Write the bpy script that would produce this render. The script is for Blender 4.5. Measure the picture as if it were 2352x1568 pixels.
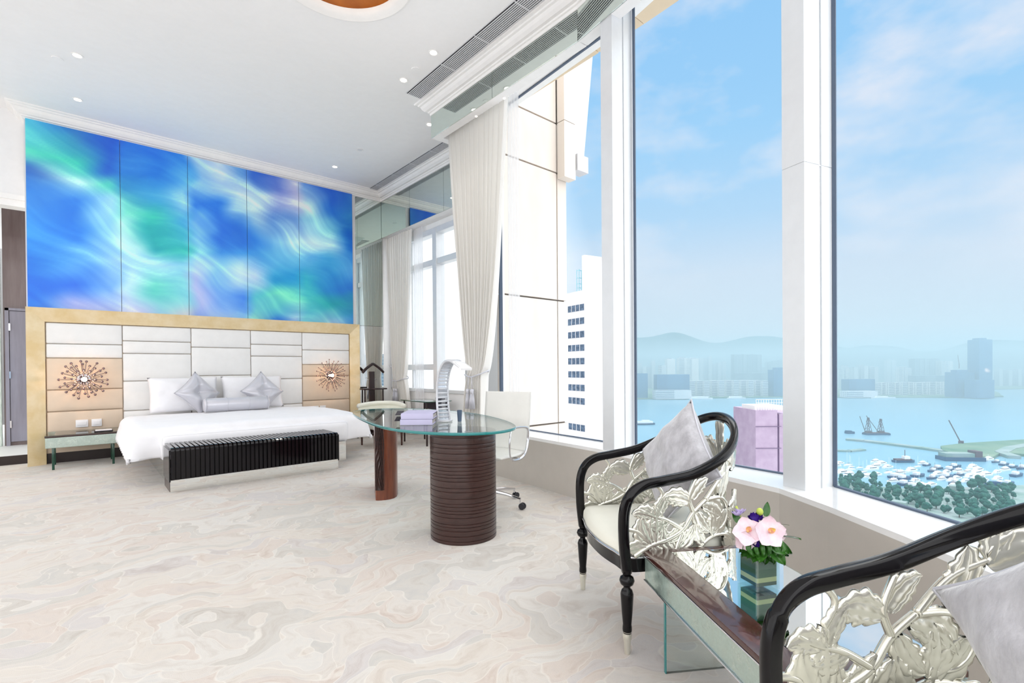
import bpy, bmesh, math, random
from mathutils import Vector, Matrix, noise, Euler
PI = math.pi
for o in list(bpy.data.objects): bpy.data.objects.remove(o)
SC = bpy.context.scene
COL = SC.collection

# ------------------------------------------------------------------ camera
EYE = 1.17
FPX = 1133.28
def cam_axes():
    yaw, pitch, roll = math.radians(41.16), math.radians(-.39), math.radians(-.44)
    f = Vector((math.sin(yaw)*math.cos(pitch), math.cos(yaw)*math.cos(pitch), math.sin(pitch)))
    r = Vector((math.cos(yaw), -math.sin(yaw), 0)); u = r.cross(f)
    c, s = math.cos(roll), math.sin(roll)
    return c*r+s*u, -s*r+c*u, f
CR, CU, CF = cam_axes()
cd = bpy.data.cameras.new('camera'); cam = bpy.data.objects.new('camera', cd); COL.objects.link(cam)
cam.matrix_world = Matrix(((CR.x, CU.x, -CF.x, 0), (CR.y, CU.y, -CF.y, 0), (CR.z, CU.z, -CF.z, EYE), (0, 0, 0, 1)))
cd.sensor_fit = 'HORIZONTAL'; cd.sensor_width = 36; cd.lens = FPX/2352*36
cd.shift_y = 67.67/2352; cd.clip_start = .05; cd.clip_end = 30000
SC.camera = cam
SC.view_settings.view_transform = 'Standard'; SC.view_settings.look = 'None'
SC.view_settings.gamma = 1; SC.view_settings.use_curve_mapping = False
SC.view_settings.exposure = 0.0
SC.cycles.max_bounces = 9; SC.cycles.diffuse_bounces = 5; SC.cycles.glossy_bounces = 5
SC.cycles.transparent_max_bounces = 24; SC.cycles.transmission_bounces = 6; SC.cycles.volume_bounces = 0
SC.cycles.sample_clamp_indirect = 6; SC.cycles.use_denoising = True
SC.cycles.caustics_reflective = False; SC.cycles.caustics_refractive = False

def lin(c): return tuple(((v/255)/12.92 if v/255 <= .04045 else (((v/255)+.055)/1.055)**2.4) for v in c)

class NT:
    """small wrapper for node trees"""
    def __init__(s, nt): s.nt = nt; nt.nodes.clear()
    def n(s, t, **k):
        nd = s.nt.nodes.new(t)
        for a, b in k.items():
            if a.startswith('i_'):
                nm = a[2:]; key = int(nm) if nm.isdigit() else nm.replace('_', ' ')
                if isinstance(b, tuple) and hasattr(b[0], 'bl_idname') or hasattr(b, 'links') and not isinstance(b, (tuple, list)): s.nt.links.new(b, nd.inputs[key])
                else:
                    try: nd.inputs[key].default_value = b
                    except Exception: nd.inputs[key].default_value = tuple(b)+(1,)
            else: setattr(nd, a, b)
        return nd
    def l(s, a, b): s.nt.links.new(a, b)
    def ramp(s, fac, stops, interp='LINEAR'):
        r = s.nt.nodes.new('ShaderNodeValToRGB'); s.l(fac, r.inputs[0]); r.color_ramp.interpolation = interp
        e = r.color_ramp.elements
        while len(e) < len(stops): e.new(.5)
        for i, (p, c) in enumerate(stops):
            e[i].position = p; e[i].color = (c, c, c, 1) if isinstance(c, (int, float)) else tuple(c)[:3]+(1,)
        return r.outputs[0]
    def math(s, op, a, b=None, c=None):
        m = s.nt.nodes.new('ShaderNodeMath'); m.operation = op
        for i, v in enumerate((a, b, c)):
            if v is None: continue
            if isinstance(v, (int, float)): m.inputs[i].default_value = v
            else: s.l(v, m.inputs[i])
        return m.outputs[0]
    def mix(s, fac, a, b, blend='MIX'):
        m = s.nt.nodes.new('ShaderNodeMix'); m.data_type = 'RGBA'; m.blend_type = blend
        for i, v in ((0, fac), (6, a), (7, b)):
            if isinstance(v, (int, float)): m.inputs[i].default_value = v
            elif isinstance(v, tuple): m.inputs[i].default_value = tuple(v)[:3]+(1,)
            else: s.l(v, m.inputs[i])
        return m.outputs[2]

# ------------------------------------------------------------------ world: harbour sky
W = bpy.data.worlds.new('world'); SC.world = W; W.use_nodes = True
def build_world():
    t = NT(W.node_tree)
    tc = t.n('ShaderNodeTexCoord').outputs['Generated']
    sep = t.n('ShaderNodeSeparateXYZ'); t.l(tc, sep.inputs[0])
    z = sep.outputs[2]; x = sep.outputs[0]; y = sep.outputs[1]
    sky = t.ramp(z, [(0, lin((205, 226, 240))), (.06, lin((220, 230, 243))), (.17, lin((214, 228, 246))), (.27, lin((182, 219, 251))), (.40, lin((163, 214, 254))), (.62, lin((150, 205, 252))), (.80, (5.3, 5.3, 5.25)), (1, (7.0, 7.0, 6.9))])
    # clouds: stretched soft patches
    mp = t.n('ShaderNodeMapping'); t.l(tc, mp.inputs[0]); mp.inputs['Scale'].default_value = (1, 1, 2.1); mp.inputs['Location'].default_value = (.31, .12, .4)
    n1 = t.n('ShaderNodeTexNoise', i_Scale=3.6, i_Detail=6.0, i_Roughness=.55); t.l(mp.outputs[0], n1.inputs['Vector'])
    cl = t.ramp(n1.outputs[0], [(.45, 0.0), (.56, .5), (.66, 1.0)])
    cl = t.math('MULTIPLY', cl, t.ramp(z, [(.10, 0.0), (.2, .8), (1, 1.0)]))
    sky = t.mix(cl, sky, lin((238, 241, 252)))
    # whiter, brighter sky towards the west end of the harbour
    w = t.ramp(y, [(.62, 0.0), (.83, 1.0)])
    w = t.math('MULTIPLY', w, t.ramp(x, [(.1, 1.0), (1, 1.0)]))
    sky = t.mix(1.0, sky, (.985, .985, .985), 'MULTIPLY')
    sky = t.mix(w, sky, (1.7, 1.7, 1.7))
    # bright veiled sun sky behind the building
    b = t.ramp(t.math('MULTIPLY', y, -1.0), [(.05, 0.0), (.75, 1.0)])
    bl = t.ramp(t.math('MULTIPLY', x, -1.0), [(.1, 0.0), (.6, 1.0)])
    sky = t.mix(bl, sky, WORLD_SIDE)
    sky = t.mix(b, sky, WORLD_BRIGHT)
    # dull below the horizon
    g = t.ramp(z, [(.0, 1.0), (.002, 1.0)])
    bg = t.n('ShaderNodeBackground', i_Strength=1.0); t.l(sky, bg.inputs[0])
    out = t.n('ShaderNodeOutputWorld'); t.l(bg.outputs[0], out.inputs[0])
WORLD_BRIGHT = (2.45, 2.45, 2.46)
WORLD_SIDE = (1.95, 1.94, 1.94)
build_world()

# ------------------------------------------------------------------ materials
MATS = {}
def mat(name, col, rough=.5, metal=0.0, spec=.5, var=None, vscale=8.0, bump=0.0, bscale=40.0, coat=0.0, sheen=0.0, stretch=None, detail=4.0, sub=0.0, trans=0.0, ior=1.45, emis=None, es=0.0, alpha=1.0):
    m = bpy.data.materials.new(name); m.use_nodes = True; t = NT(m.node_tree)
    p = t.n('ShaderNodeBsdfPrincipled'); o = t.n('ShaderNodeOutputMaterial'); t.l(p.outputs[0], o.inputs[0])
    c = lin(col)
    p.inputs['Base Color'].default_value = c+(1,); p.inputs['Roughness'].default_value = rough; p.inputs['Metallic'].default_value = metal
    p.inputs['Specular IOR Level'].default_value = spec; p.inputs['Coat Weight'].default_value = coat; p.inputs['Sheen Weight'].default_value = sheen
    p.inputs['Coat Roughness'].default_value = .05
    p.inputs['Transmission Weight'].default_value = trans; p.inputs['IOR'].default_value = ior; p.inputs['Alpha'].default_value = alpha
    if sub: p.inputs['Subsurface Weight'].default_value = sub; p.inputs['Subsurface Radius'].default_value = (.02, .02, .02)
    if emis: p.inputs['Emission Color'].default_value = lin(emis)+(1,); p.inputs['Emission Strength'].default_value = es
    tc = t.n('ShaderNodeTexCoord').outputs['Object']
    if stretch:
        mp = t.n('ShaderNodeMapping'); t.l(tc, mp.inputs[0]); mp.inputs['Scale'].default_value = stretch; tc = mp.outputs[0]
    nz = t.n('ShaderNodeTexNoise', i_Scale=vscale, i_Detail=detail, i_Roughness=.6); t.l(tc, nz.inputs['Vector'])
    c2 = lin(var) if var else tuple(v*.965 for v in c)
    t.l(t.mix(t.ramp(nz.outputs[0], [(.35, 0.0), (.65, 1.0)]), c, c2), p.inputs['Base Color'])
    if bump:
        nb = t.n('ShaderNodeTexNoise', i_Scale=bscale, i_Detail=3.0); t.l(tc, nb.inputs['Vector'])
        bp = t.n('ShaderNodeBump', i_Strength=bump, i_Distance=.01); t.l(nb.outputs[0], bp.inputs['Height']); t.l(bp.outputs[0], p.inputs['Normal'])
    MATS[name] = m; return m

def glassy(name, tint, refl_ior=1.5, rough=0.0, edge=None, strength=1.0):
    """thin sheet: see-through with a fresnel mirror reflection"""
    m = bpy.data.materials.new(name); m.use_nodes = True; t = NT(m.node_tree)
    tr = t.n('ShaderNodeBsdfTransparent', i_Color=tint); gl = t.n('ShaderNodeBsdfGlossy', i_Roughness=rough)
    fr = t.n('ShaderNodeFresnel'); gm = t.n('ShaderNodeNewGeometry'); t.l(t.math('MULTIPLY_ADD', gm.outputs['Backfacing'], 1/refl_ior-refl_ior, refl_ior), fr.inputs['IOR'])
    mx = t.n('ShaderNodeMixShader'); t.l(t.math('MULTIPLY', fr.outputs[0], strength), mx.inputs[0]); t.l(tr.outputs[0], mx.inputs[1]); t.l(gl.outputs[0], mx.inputs[2])
    o = t.n('ShaderNodeOutputMaterial'); t.l(mx.outputs[0], o.inputs[0]); MATS[name] = m; return m
def mirror(name, tint, rough=0.0, patina=0.0):
    m = bpy.data.materials.new(name); m.use_nodes = True; t = NT(m.node_tree)
    g = t.n('ShaderNodeBsdfGlossy', i_Color=lin(tint), i_Roughness=rough); o = t.n('ShaderNodeOutputMaterial')
    if patina:
        tc = t.n('ShaderNodeTexCoord').outputs['Object']
        nz = t.n('ShaderNodeTexNoise', i_Scale=14.0, i_Detail=6.0, i_Roughness=.7); t.l(tc, nz.inputs['Vector'])
        d = t.n('ShaderNodeBsdfDiffuse', i_Color=lin((150, 168, 160)))
        mx = t.n('ShaderNodeMixShader'); t.l(t.ramp(nz.outputs[0], [(.35, patina*.4), (.7, patina)]), mx.inputs[0]); t.l(g.outputs[0], mx.inputs[1]); t.l(d.outputs[0], mx.inputs[2]); t.l(mx.outputs[0], o.inputs[0])
    else: t.l(g.outputs[0], o.inputs[0])
    MATS[name] = m; return m
def lamp_mat(name, col, s):
    m = bpy.data.materials.new(name); m.use_nodes = True; t = NT(m.node_tree)
    e = t.n('ShaderNodeEmission', i_Color=lin(col), i_Strength=s); o = t.n('ShaderNodeOutputMaterial'); t.l(e.outputs[0], o.inputs[0]); MATS[name] = m; return m

mat('white_paint', (247, 246, 245), .65)
mat('ceiling_paint', (253, 252, 251), .7)
mat('trim_white', (252, 250, 247), .45)
mat('window_metal', (222, 225, 228), .3, .15)
mat('sill_white', (250, 250, 250), .12, coat=.6)
mat('sill_front', (200, 194, 186), .35)
mat('dark_skirting', (40, 26, 24), .35)
mat('gold_leaf', (238, 220, 184), .4, .1, var=(226, 202, 152), vscale=5, stretch=(1, 1, 1), bump=.15, bscale=30)
mat('cream_leather', (240, 240, 239), .42)
mat('beige_leather', (226, 206, 184), .42)
mat('linen', (243, 243, 247), .8, sheen=.3, bump=.12, bscale=7)
mat('silver_satin', (206, 206, 214), .32, .25, sheen=.4, bump=.1, bscale=14)
mat('velvet', (190, 189, 194), .7, sheen=.8, var=(160, 158, 163), vscale=22, bump=.4, bscale=70, stretch=(1, 1, .5), detail=6)
mat('gloss_black', (9, 7, 10), .13, spec=.28, coat=.12)
mat('ebony', (12, 9, 14), .16, spec=.3, coat=.2)
mat('champagne', (226, 224, 212), .22, .78)
mat('chrome', (225, 225, 230), .06, 1.0)
mat('ivory_leather', (232, 231, 219), .4)
mat('white_leather', (232, 231, 226), .42)
mat('walnut_dark', (62, 38, 34), .3, coat=.3, var=(44, 25, 22), vscale=5, stretch=(3, 3, 26))
mat('walnut_red', (122, 66, 44), .28, coat=.35, var=(98, 48, 32), vscale=6, stretch=(9, 9, .8))
mat('mahogany', (78, 44, 38), .22, coat=.6, var=(62, 32, 28), vscale=6, stretch=(2, 12, 2))
mat('valet_wood', (46, 30, 30), .3)
def cloth_material():
    m = bpy.data.materials.new('curtain'); m.use_nodes = True; t = NT(m.node_tree)
    b = t.n('ShaderNodeBsdfDiffuse', i_Color=lin((246, 244, 240))); c = t.n('ShaderNodeBsdfTranslucent', i_Color=lin((246, 244, 240)))
    m1 = t.n('ShaderNodeMixShader', i_Fac=.22); t.l(b.outputs[0], m1.inputs[1]); t.l(c.outputs[0], m1.inputs[2])
    o = t.n('ShaderNodeOutputMaterial'); t.l(m1.outputs[0], o.inputs[0]); MATS['curtain'] = m
cloth_material()
mat('teal_edge', (40, 150, 150), .08, trans=.35, coat=.5)
mat('bottle_glass', (30, 92, 72), .08, trans=.5, coat=.5)
mat('lavender_card', (198, 194, 224), .6)
mat('paper', (180, 172, 166), .7)
mat('dark_card', (48, 40, 50), .6)
mat('petal', (238, 208, 220), .6, var=(244, 230, 236), vscale=30, sub=.15)
mat('petal_core', (244, 206, 96), .6, var=(226, 130, 150), vscale=90)
mat('petal_violet', (70, 28, 150), .6, var=(48, 14, 110), vscale=60)
mat('petal_lilac', (196, 180, 226), .6)
mat('bud', (190, 205, 90), .6)
mat('leaf', (60, 118, 34), .38, var=(36, 84, 26), vscale=16, coat=.2)
mat('stem_leaf', (38, 66, 44), .3, var=(150, 162, 110), vscale=3, stretch=(.5, .5, 9))
mat('vent_dark', (40, 34, 42), .6)
mat('vent_white', (232, 232, 234), .5)
mat('door_grey', (142, 140, 154), .3, coat=.3, var=(128, 124, 136), vscale=2, stretch=(6, 6, .6))
mat('stone_strip', (226, 232, 226), .25, var=(172, 190, 178), vscale=5, stretch=(14, 14, 1.3), detail=7)
mat('brown_panel', (120, 104, 102), .3, coat=.4, var=(104, 86, 84), vscale=2, stretch=(6, 6, .6))
mat('platform_white', (240, 240, 238), .4)
mat('stone_cream', (222, 217, 211), .5, var=(222, 209, 197), vscale=.7, stretch=(3, 3, .8))
mat('stone_joint', (130, 124, 118), .8)
mat('overhang_beige', (228, 208, 180), .6)
mat('concrete_white', (214, 213, 215), .8, var=(204, 203, 206), vscale=.3)
mat('dark_window', (62, 78, 98), .2, var=(96, 116, 140), vscale=1.5)
mat('pink_wall', (172, 156, 178), .8, var=(160, 143, 167), vscale=.4)
mat('plastic_white', (246, 246, 248), .35)
mat('dark_rubber', (48, 48, 54), .5)
mat('acrylic', (240, 242, 247), .22, trans=.3, coat=.5)
glassy('acrylic_frost', (.90, .92, .96), 1.6)
mat('boat_white', (244, 246, 250), .4)
mat('boat_blue', (30, 70, 110), .4)
mat('boat_glass', (30, 60, 80), .2)
mat('barge_rust', (90, 70, 80), .7)
mat('tree_green', (40, 104, 88), .8, var=(20, 74, 74), vscale=.35)
mat('trunk', (80, 66, 54), .8)
mat('quay', (150, 164, 166), .8, var=(116, 146, 140), vscale=.05)
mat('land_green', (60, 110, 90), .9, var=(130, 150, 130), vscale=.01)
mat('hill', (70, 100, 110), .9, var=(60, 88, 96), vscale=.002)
glassy('window_glass', (.98, .99, .99), 1.3, strength=.08)
glassy('desk_glass', (.91, .96, .95), 2.0, strength=1.0)
glassy('clear_glass', (.93, .97, .96), 1.5)
mirror('mirror_green', (222, 232, 226))
mirror('mirror_clear', (240, 242, 240))
mirror('mirror_antique', (214, 226, 218), .22, .75)
lamp_mat('lamp_white', (255, 250, 240), 9.0)
lamp_mat('lamp_warm', (255, 226, 190), 6.0)

def sea_material():
    m = bpy.data.materials.new('sea_water'); m.use_nodes = True; t = NT(m.node_tree)
    p = t.n('ShaderNodeBsdfPrincipled', i_Roughness=.28); o = t.n('ShaderNodeOutputMaterial'); t.l(p.outputs[0], o.inputs[0])
    tc = t.n('ShaderNodeTexCoord').outputs['Object']
    nz = t.n('ShaderNodeTexNoise', i_Scale=.006, i_Detail=6.0); t.l(tc, nz.inputs['Vector'])
    t.l(t.mix(nz.outputs[0], lin((104, 160, 186)), lin((130, 176, 200))), p.inputs['Base Color'])
    n2 = t.n('ShaderNodeTexNoise', i_Scale=.12, i_Detail=4.0); t.l(tc, n2.inputs['Vector'])
    bp = t.n('ShaderNodeBump', i_Strength=.25, i_Distance=1.0); t.l(n2.outputs[0], bp.inputs['Height']); t.l(bp.outputs[0], p.inputs['Normal'])
    MATS['sea_water'] = m
sea_material()
def facade_material(name, wall, band, sx, sz):
    """rows of windows on a tower, from object coordinates in metres"""
    m = bpy.data.materials.new(name); m.use_nodes = True; t = NT(m.node_tree)
    p = t.n('ShaderNodeBsdfPrincipled', i_Roughness=.6); o = t.n('ShaderNodeOutputMaterial'); t.l(p.outputs[0], o.inputs[0])
    s = t.n('ShaderNodeSeparateXYZ'); t.l(t.n('ShaderNodeTexCoord').outputs['Object'], s.inputs[0])
    h = t.math('ADD', s.outputs[0], s.outputs[1])
    fx = t.math('GREATER_THAN', t.math('FRACT', t.math('DIVIDE', h, sx)), .5)
    fz = t.math('GREATER_THAN', t.math('FRACT', t.math('DIVIDE', s.outputs[2], sz)), .45)
    t.l(t.mix(t.math('MULTIPLY', fx, fz), lin(wall), lin(band)), p.inputs['Base Color'])
    MATS[name] = m
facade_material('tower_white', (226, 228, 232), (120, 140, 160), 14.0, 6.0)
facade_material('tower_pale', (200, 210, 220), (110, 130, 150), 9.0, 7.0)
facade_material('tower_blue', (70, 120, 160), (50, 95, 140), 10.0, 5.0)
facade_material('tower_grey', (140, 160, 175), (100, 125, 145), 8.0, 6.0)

def carpet_material():
    m = bpy.data.materials.new('carpet'); m.use_nodes = True; t = NT(m.node_tree)
    p = t.n('ShaderNodeBsdfPrincipled', i_Roughness=.95); o = t.n('ShaderNodeOutputMaterial'); t.l(p.outputs[0], o.inputs[0])
    p.inputs['Sheen Weight'].default_value = .2
    tc = t.n('ShaderNodeTexCoord').outputs['Object']
    # big swirl distortion
    n1 = t.n('ShaderNodeTexNoise', i_Scale=2.0, i_Detail=2.5, i_Roughness=.5); t.l(tc, n1.inputs['Vector'])
    v = t.n('ShaderNodeVectorMath', operation='SUBTRACT'); t.l(n1.outputs['Color'], v.inputs[0]); v.inputs[1].default_value = (.5, .5, .5)
    v2 = t.n('ShaderNodeVectorMath', operation='SCALE'); t.l(v.outputs[0], v2.inputs[0]); v2.inputs['Scale'].default_value = 1.5
    v3 = t.n('ShaderNodeVectorMath', operation='ADD'); t.l(tc, v3.inputs[0]); t.l(v2.outputs[0], v3.inputs[1])
    mp = t.n('ShaderNodeMapping'); t.l(v3.outputs[0], mp.inputs[0]); mp.inputs['Scale'].default_value = (1.25, 3.2, 1); mp.inputs['Rotation'].default_value = (0, 0, .5)
    flat = mp.outputs[0]
    cells = t.n('ShaderNodeTexVoronoi', voronoi_dimensions='2D', i_Scale=2.7); t.l(flat, cells.inputs['Vector'])
    edge = t.n('ShaderNodeTexVoronoi', voronoi_dimensions='2D', feature='DISTANCE_TO_EDGE', i_Scale=2.7); t.l(flat, edge.inputs['Vector'])
    hs = t.n('ShaderNodeSeparateColor'); t.l(cells.outputs['Color'], hs.inputs[0])
    tone = t.ramp(hs.outputs[0], [(0, lin((226, 216, 206))), (.22, lin((220, 198, 184))), (.4, lin((233, 229, 222))), (.58, lin((198, 194, 186))), (.75, lin((228, 216, 202))), (.9, lin((206, 198, 200))), (1, lin((216, 196, 176)))], 'CONSTANT')
    # fill gradient inside each shape, long brush tones across
    n2 = t.n('ShaderNodeTexNoise', i_Scale=3.4, i_Detail=7.0, i_Roughness=.66); t.l(flat, n2.inputs['Vector'])
    base = t.ramp(n2.outputs[0], [(.3, lin((200, 186, 174))), (.5, lin((230, 223, 214))), (.7, lin((214, 210, 206)))])
    c = t.mix(.62, tone, base)
    line = t.ramp(edge.outputs['Distance'], [(.0, 1.0), (.018, .75), (.034, 0.0)])
    c = t.mix(t.math('MULTIPLY', line, .5), c, lin((246, 240, 230)))
    n3 = t.n('ShaderNodeTexNoise', i_Scale=260.0, i_Detail=2.0); t.l(tc, n3.inputs['Vector'])
    c = t.mix(t.math('MULTIPLY', n3.outputs[0], .06), c, (.45, .42, .4))
    c = t.mix(1.0, c, (.87, .87, .875), 'MULTIPLY')
    t.l(c, p.inputs['Base Color'])
    bp = t.n('ShaderNodeBump', i_Strength=.25, i_Distance=.004); t.l(n3.outputs[0], bp.inputs['Height']); t.l(bp.outputs[0], p.inputs['Normal'])
    MATS['carpet'] = m
carpet_material()
def vcol_material(name, rough):
    m = bpy.data.materials.new(name); m.use_nodes = True; t = NT(m.node_tree)
    p = t.n('ShaderNodeBsdfPrincipled', i_Roughness=rough); o = t.n('ShaderNodeOutputMaterial'); t.l(p.outputs[0], o.inputs[0])
    a = t.n('ShaderNodeVertexColor', layer_name='paint'); t.l(a.outputs[0], p.inputs['Base Color'])
    MATS[name] = m
vcol_material('mural_print', .3)

# ------------------------------------------------------------------ mesh helpers
class MB:
    def __init__(s): s.v = []; s.f = []
    def add(s, vs, fs):
        k = len(s.v); s.v += [tuple(v) for v in vs]; s.f += [tuple(i+k for i in f) for f in fs]; return s
    def box(s, x0, x1, y0, y1, z0, z1):
        return s.add([(x0,y0,z0),(x1,y0,z0),(x1,y1,z0),(x0,y1,z0),(x0,y0,z1),(x1,y0,z1),(x1,y1,z1),(x0,y1,z1)],
                     [(0,3,2,1),(4,5,6,7),(0,1,5,4),(1,2,6,5),(2,3,7,6),(3,0,4,7)])
    def bevbox(s, x0, x1, y0, y1, z0, z1, r=.01, seg=3, n=None):
        return s.rbox((x0+x1)/2, (y0+y1)/2, (z0+z1)/2, (x1-x0)/2, (y1-y0)/2, (z1-z0)/2, r, seg)
    def rbox(s, cx, cy, cz, hx, hy, hz, r, seg=3, div=1, fn=None):
        """rounded box: each side is a grid whose rim rows make the rounding"""
        def ticks(h):
            a = [-(h-r)-r*math.cos(PI/2*k/seg)*1.0 for k in range(seg)]
            inner = [-(h-r)+2*(h-r)*k/max(div,1) for k in range(max(div,1)+1)]
            b = [-q for q in reversed(a)]
            return a+inner+b
        tx, ty, tz = ticks(hx), ticks(hy), ticks(hz)
        idx = {}
        def vert(p):
            key = (round(p[0],6), round(p[1],6), round(p[2],6))
            if key in idx: return idx[key]
            q = [max(-(h-r), min(h-r, c)) for c, h in zip(p, (hx, hy, hz))]
            d = Vector((p[0]-q[0], p[1]-q[1], p[2]-q[2]))
            if d.length > 1e-9: d = d.normalized()*r
            w = (q[0]+d.x, q[1]+d.y, q[2]+d.z)
            if fn: w = fn(w)
            s.v.append((cx+w[0], cy+w[1], cz+w[2])); idx[key] = len(s.v)-1; return len(s.v)-1
        def face(A, B, mk):
            for i in range(len(A)-1):
                for j in range(len(B)-1):
                    f = [vert(mk(A[i], B[j])), vert(mk(A[i+1], B[j])), vert(mk(A[i+1], B[j+1])), vert(mk(A[i], B[j+1]))]
                    f2 = []
                    for k in f:
                        if k not in f2: f2.append(k)
                    if len(f2) > 2: s.f.append(tuple(f2))
        face(tx, ty, lambda a, b: (a, b, hz)); face(ty, tx, lambda a, b: (b, a, -hz))
        face(tz, tx, lambda a, b: (b, -hy, a) ); face(tx, tz, lambda a, b: (a, hy, b) )
        face(ty, tz, lambda a, b: (hx, a, b)); face(tz, ty, lambda a, b: (-hx, b, a))
        return s
    def prism(s, pts, z0, z1):
        n = len(pts); k = len(s.v)
        s.v += [(x, y, z0) for x, y in pts]+[(x, y, z1) for x, y in pts]
        s.f += [tuple(k+i for i in range(n-1, -1, -1)), tuple(k+n+i for i in range(n))]
        s.f += [(k+i, k+(i+1) % n, k+n+(i+1) % n, k+n+i) for i in range(n)]
        return s
    def bar(s, a, b, w, h, up=(0, 0, 1)):
        a, b = Vector(a), Vector(b); d = (b-a).normalized(); u = Vector(up)
        if abs(d.dot(u)) > .98: u = Vector((1, 0, 0))
        r = d.cross(u).normalized(); u = r.cross(d)
        vs = [p+r*sx*w/2+u*sz*h/2 for p in (a, b) for sx, sz in ((-1,-1),(1,-1),(1,1),(-1,1))]
        return s.add(vs, [(0,1,2,3),(4,7,6,5),(0,4,5,1),(1,5,6,2),(2,6,7,3),(3,7,4,0)])
    def tube(s, pts, rad, n=10, caps=True, flat=1.0, up=None):
        pts = [Vector(p) for p in pts]; k = len(s.v); m = len(pts)
        rs = rad if isinstance(rad, (list, tuple)) else [rad]*m
        prev = None
        for i, p in enumerate(pts):
            d = (pts[min(i+1, m-1)]-pts[max(i-1, 0)])
            d = d.normalized() if d.length > 1e-9 else Vector((0, 0, 1))
            if up is not None:
                a = Vector(up)-d*d.dot(Vector(up)); a = a.normalized() if a.length > 1e-6 else d.orthogonal().normalized()
            elif prev is None: a = d.orthogonal().normalized()
            else:
                a = prev-d*prev.dot(d); a = a.normalized() if a.length > 1e-6 else d.orthogonal().normalized()
            prev = a; b = d.cross(a)
            for j in range(n):
                t = 2*PI*j/n; s.v.append(tuple(p+(a*math.cos(t)*flat+b*math.sin(t))*rs[i]))
        for i in range(m-1):
            for j in range(n):
                s.f.append((k+i*n+j, k+i*n+(j+1) % n, k+(i+1)*n+(j+1) % n, k+(i+1)*n+j))
        if caps:
            s.f.append(tuple(k+j for j in range(n-1, -1, -1))); s.f.append(tuple(k+(m-1)*n+j for j in range(n)))
        return s
    def lathe(s, prof, c=(0, 0, 0), n=24):
        """prof: (radius, z) from bottom to top"""
        k = len(s.v); m = len(prof)
        for r, z in prof:
            for j in range(n):
                t = 2*PI*j/n; s.v.append((c[0]+r*math.cos(t), c[1]+r*math.sin(t), c[2]+z))
        for i in range(m-1):
            for j in range(n): s.f.append((k+i*n+j, k+i*n+(j+1) % n, k+(i+1)*n+(j+1) % n, k+(i+1)*n+j))
        s.f.append(tuple(k+j for j in range(n-1, -1, -1))); s.f.append(tuple(k+(m-1)*n+j for j in range(n)))
        return s
    def ball(s, c, r, n=10, m=7, sq=(1, 1, 1)):
        k = len(s.v)
        for i in range(1, m):
            a = PI*i/m-PI/2
            for j in range(n):
                t = 2*PI*j/n; s.v.append((c[0]+r*sq[0]*math.cos(a)*math.cos(t), c[1]+r*sq[1]*math.cos(a)*math.sin(t), c[2]+r*sq[2]*math.sin(a)))
        s.v += [(c[0], c[1], c[2]-r*sq[2]), (c[0], c[1], c[2]+r*sq[2])]; lo = len(s.v)-2; hi = lo+1
        for i in range(m-2):
            for j in range(n): s.f.append((k+i*n+j, k+i*n+(j+1) % n, k+(i+1)*n+(j+1) % n, k+(i+1)*n+j))
        for j in range(n):
            s.f.append((lo, k+(j+1) % n, k+j)); s.f.append((hi, k+(m-2)*n+j, k+(m-2)*n+(j+1) % n))
        return s
    def sheet(s, nu, nv, fn):
        k = len(s.v)
        for i in range(nu+1):
            for j in range(nv+1): s.v.append(tuple(fn(i/nu, j/nv)))
        for i in range(nu):
            for j in range(nv):
                a = k+i*(nv+1)+j; s.f.append((a, a+nv+1, a+nv+2, a+1))
        return s
    def build(s, name, m, parent=None, smooth=False, angle=None, M=None):
        me = bpy.data.meshes.new(name)
        vs = [Vector(v) for v in s.v]
        if M is not None: vs = [M @ v for v in vs]
        off = root_loc(parent)
        me.from_pydata([tuple(v-off) for v in vs], [], s.f); me.validate(); me.update()
        if isinstance(m, str): m = MATS[m]
        me.materials.append(m)
        if smooth:
            for p in me.polygons: p.use_smooth = True
            if smooth != 'all':
                try: me.set_sharp_from_angle(angle=math.radians(angle or 38))
                except Exception: pass
        o = bpy.data.objects.new(name, me); COL.objects.link(o)
        if parent is not None: o.parent = parent
        return o
def root_loc(p):
    v = Vector((0, 0, 0))
    while p is not None: v += Vector(p.location); p = p.parent
    return v
def thing(name, label, cat, loc=(0, 0, 0), group=None, kind=None):
    o = bpy.data.objects.new(name, None); o.empty_display_size = .1; COL.objects.link(o); o.location = loc
    return tag(o, label, cat, group, kind)
def tag(o, label=None, cat=None, group=None, kind=None):
    if label: o['label'] = label
    if cat: o['category'] = cat
    if group: o['group'] = group
    if kind: o['kind'] = kind
    return o
def struct(name, mb, m, smooth=False):
    o = mb.build(name, m, None, smooth); o['kind'] = 'structure'; return o
def dup(root, loc, label=None, rz=None, group=None, scale=None):
    r = root.copy(); COL.objects.link(r); r.location = loc
    if rz is not None: r.rotation_euler = (0, 0, rz)
    if scale is not None: r.scale = scale if isinstance(scale, tuple) else (scale,)*3
    if label: r['label'] = label
    if group: r['group'] = group
    for ch in list(root.children):
        c = ch.copy(); COL.objects.link(c); c.parent = r
        for g in list(ch.children):
            d = g.copy(); COL.objects.link(d); d.parent = c
    return r
def spline(pts, n=8, closed=False):
    """Catmull-Rom through tuples of any size"""
    out = []; m = len(pts)
    segs = m if closed else m-1
    for i in range(segs):
        P = [pts[(i+k) % m] if closed else pts[min(max(i+k, 0), m-1)] for k in (-1, 0, 1, 2)]
        for j in range(n):
            t = j/n; out.append(tuple(.5*((2*b)+(-a+c)*t+(2*a-5*b+4*c-d)*t*t+(-a+3*b-3*c+d)*t**3) for a, b, c, d in zip(*P)))
    if not closed: out.append(tuple(pts[-1]))
    return out
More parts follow.
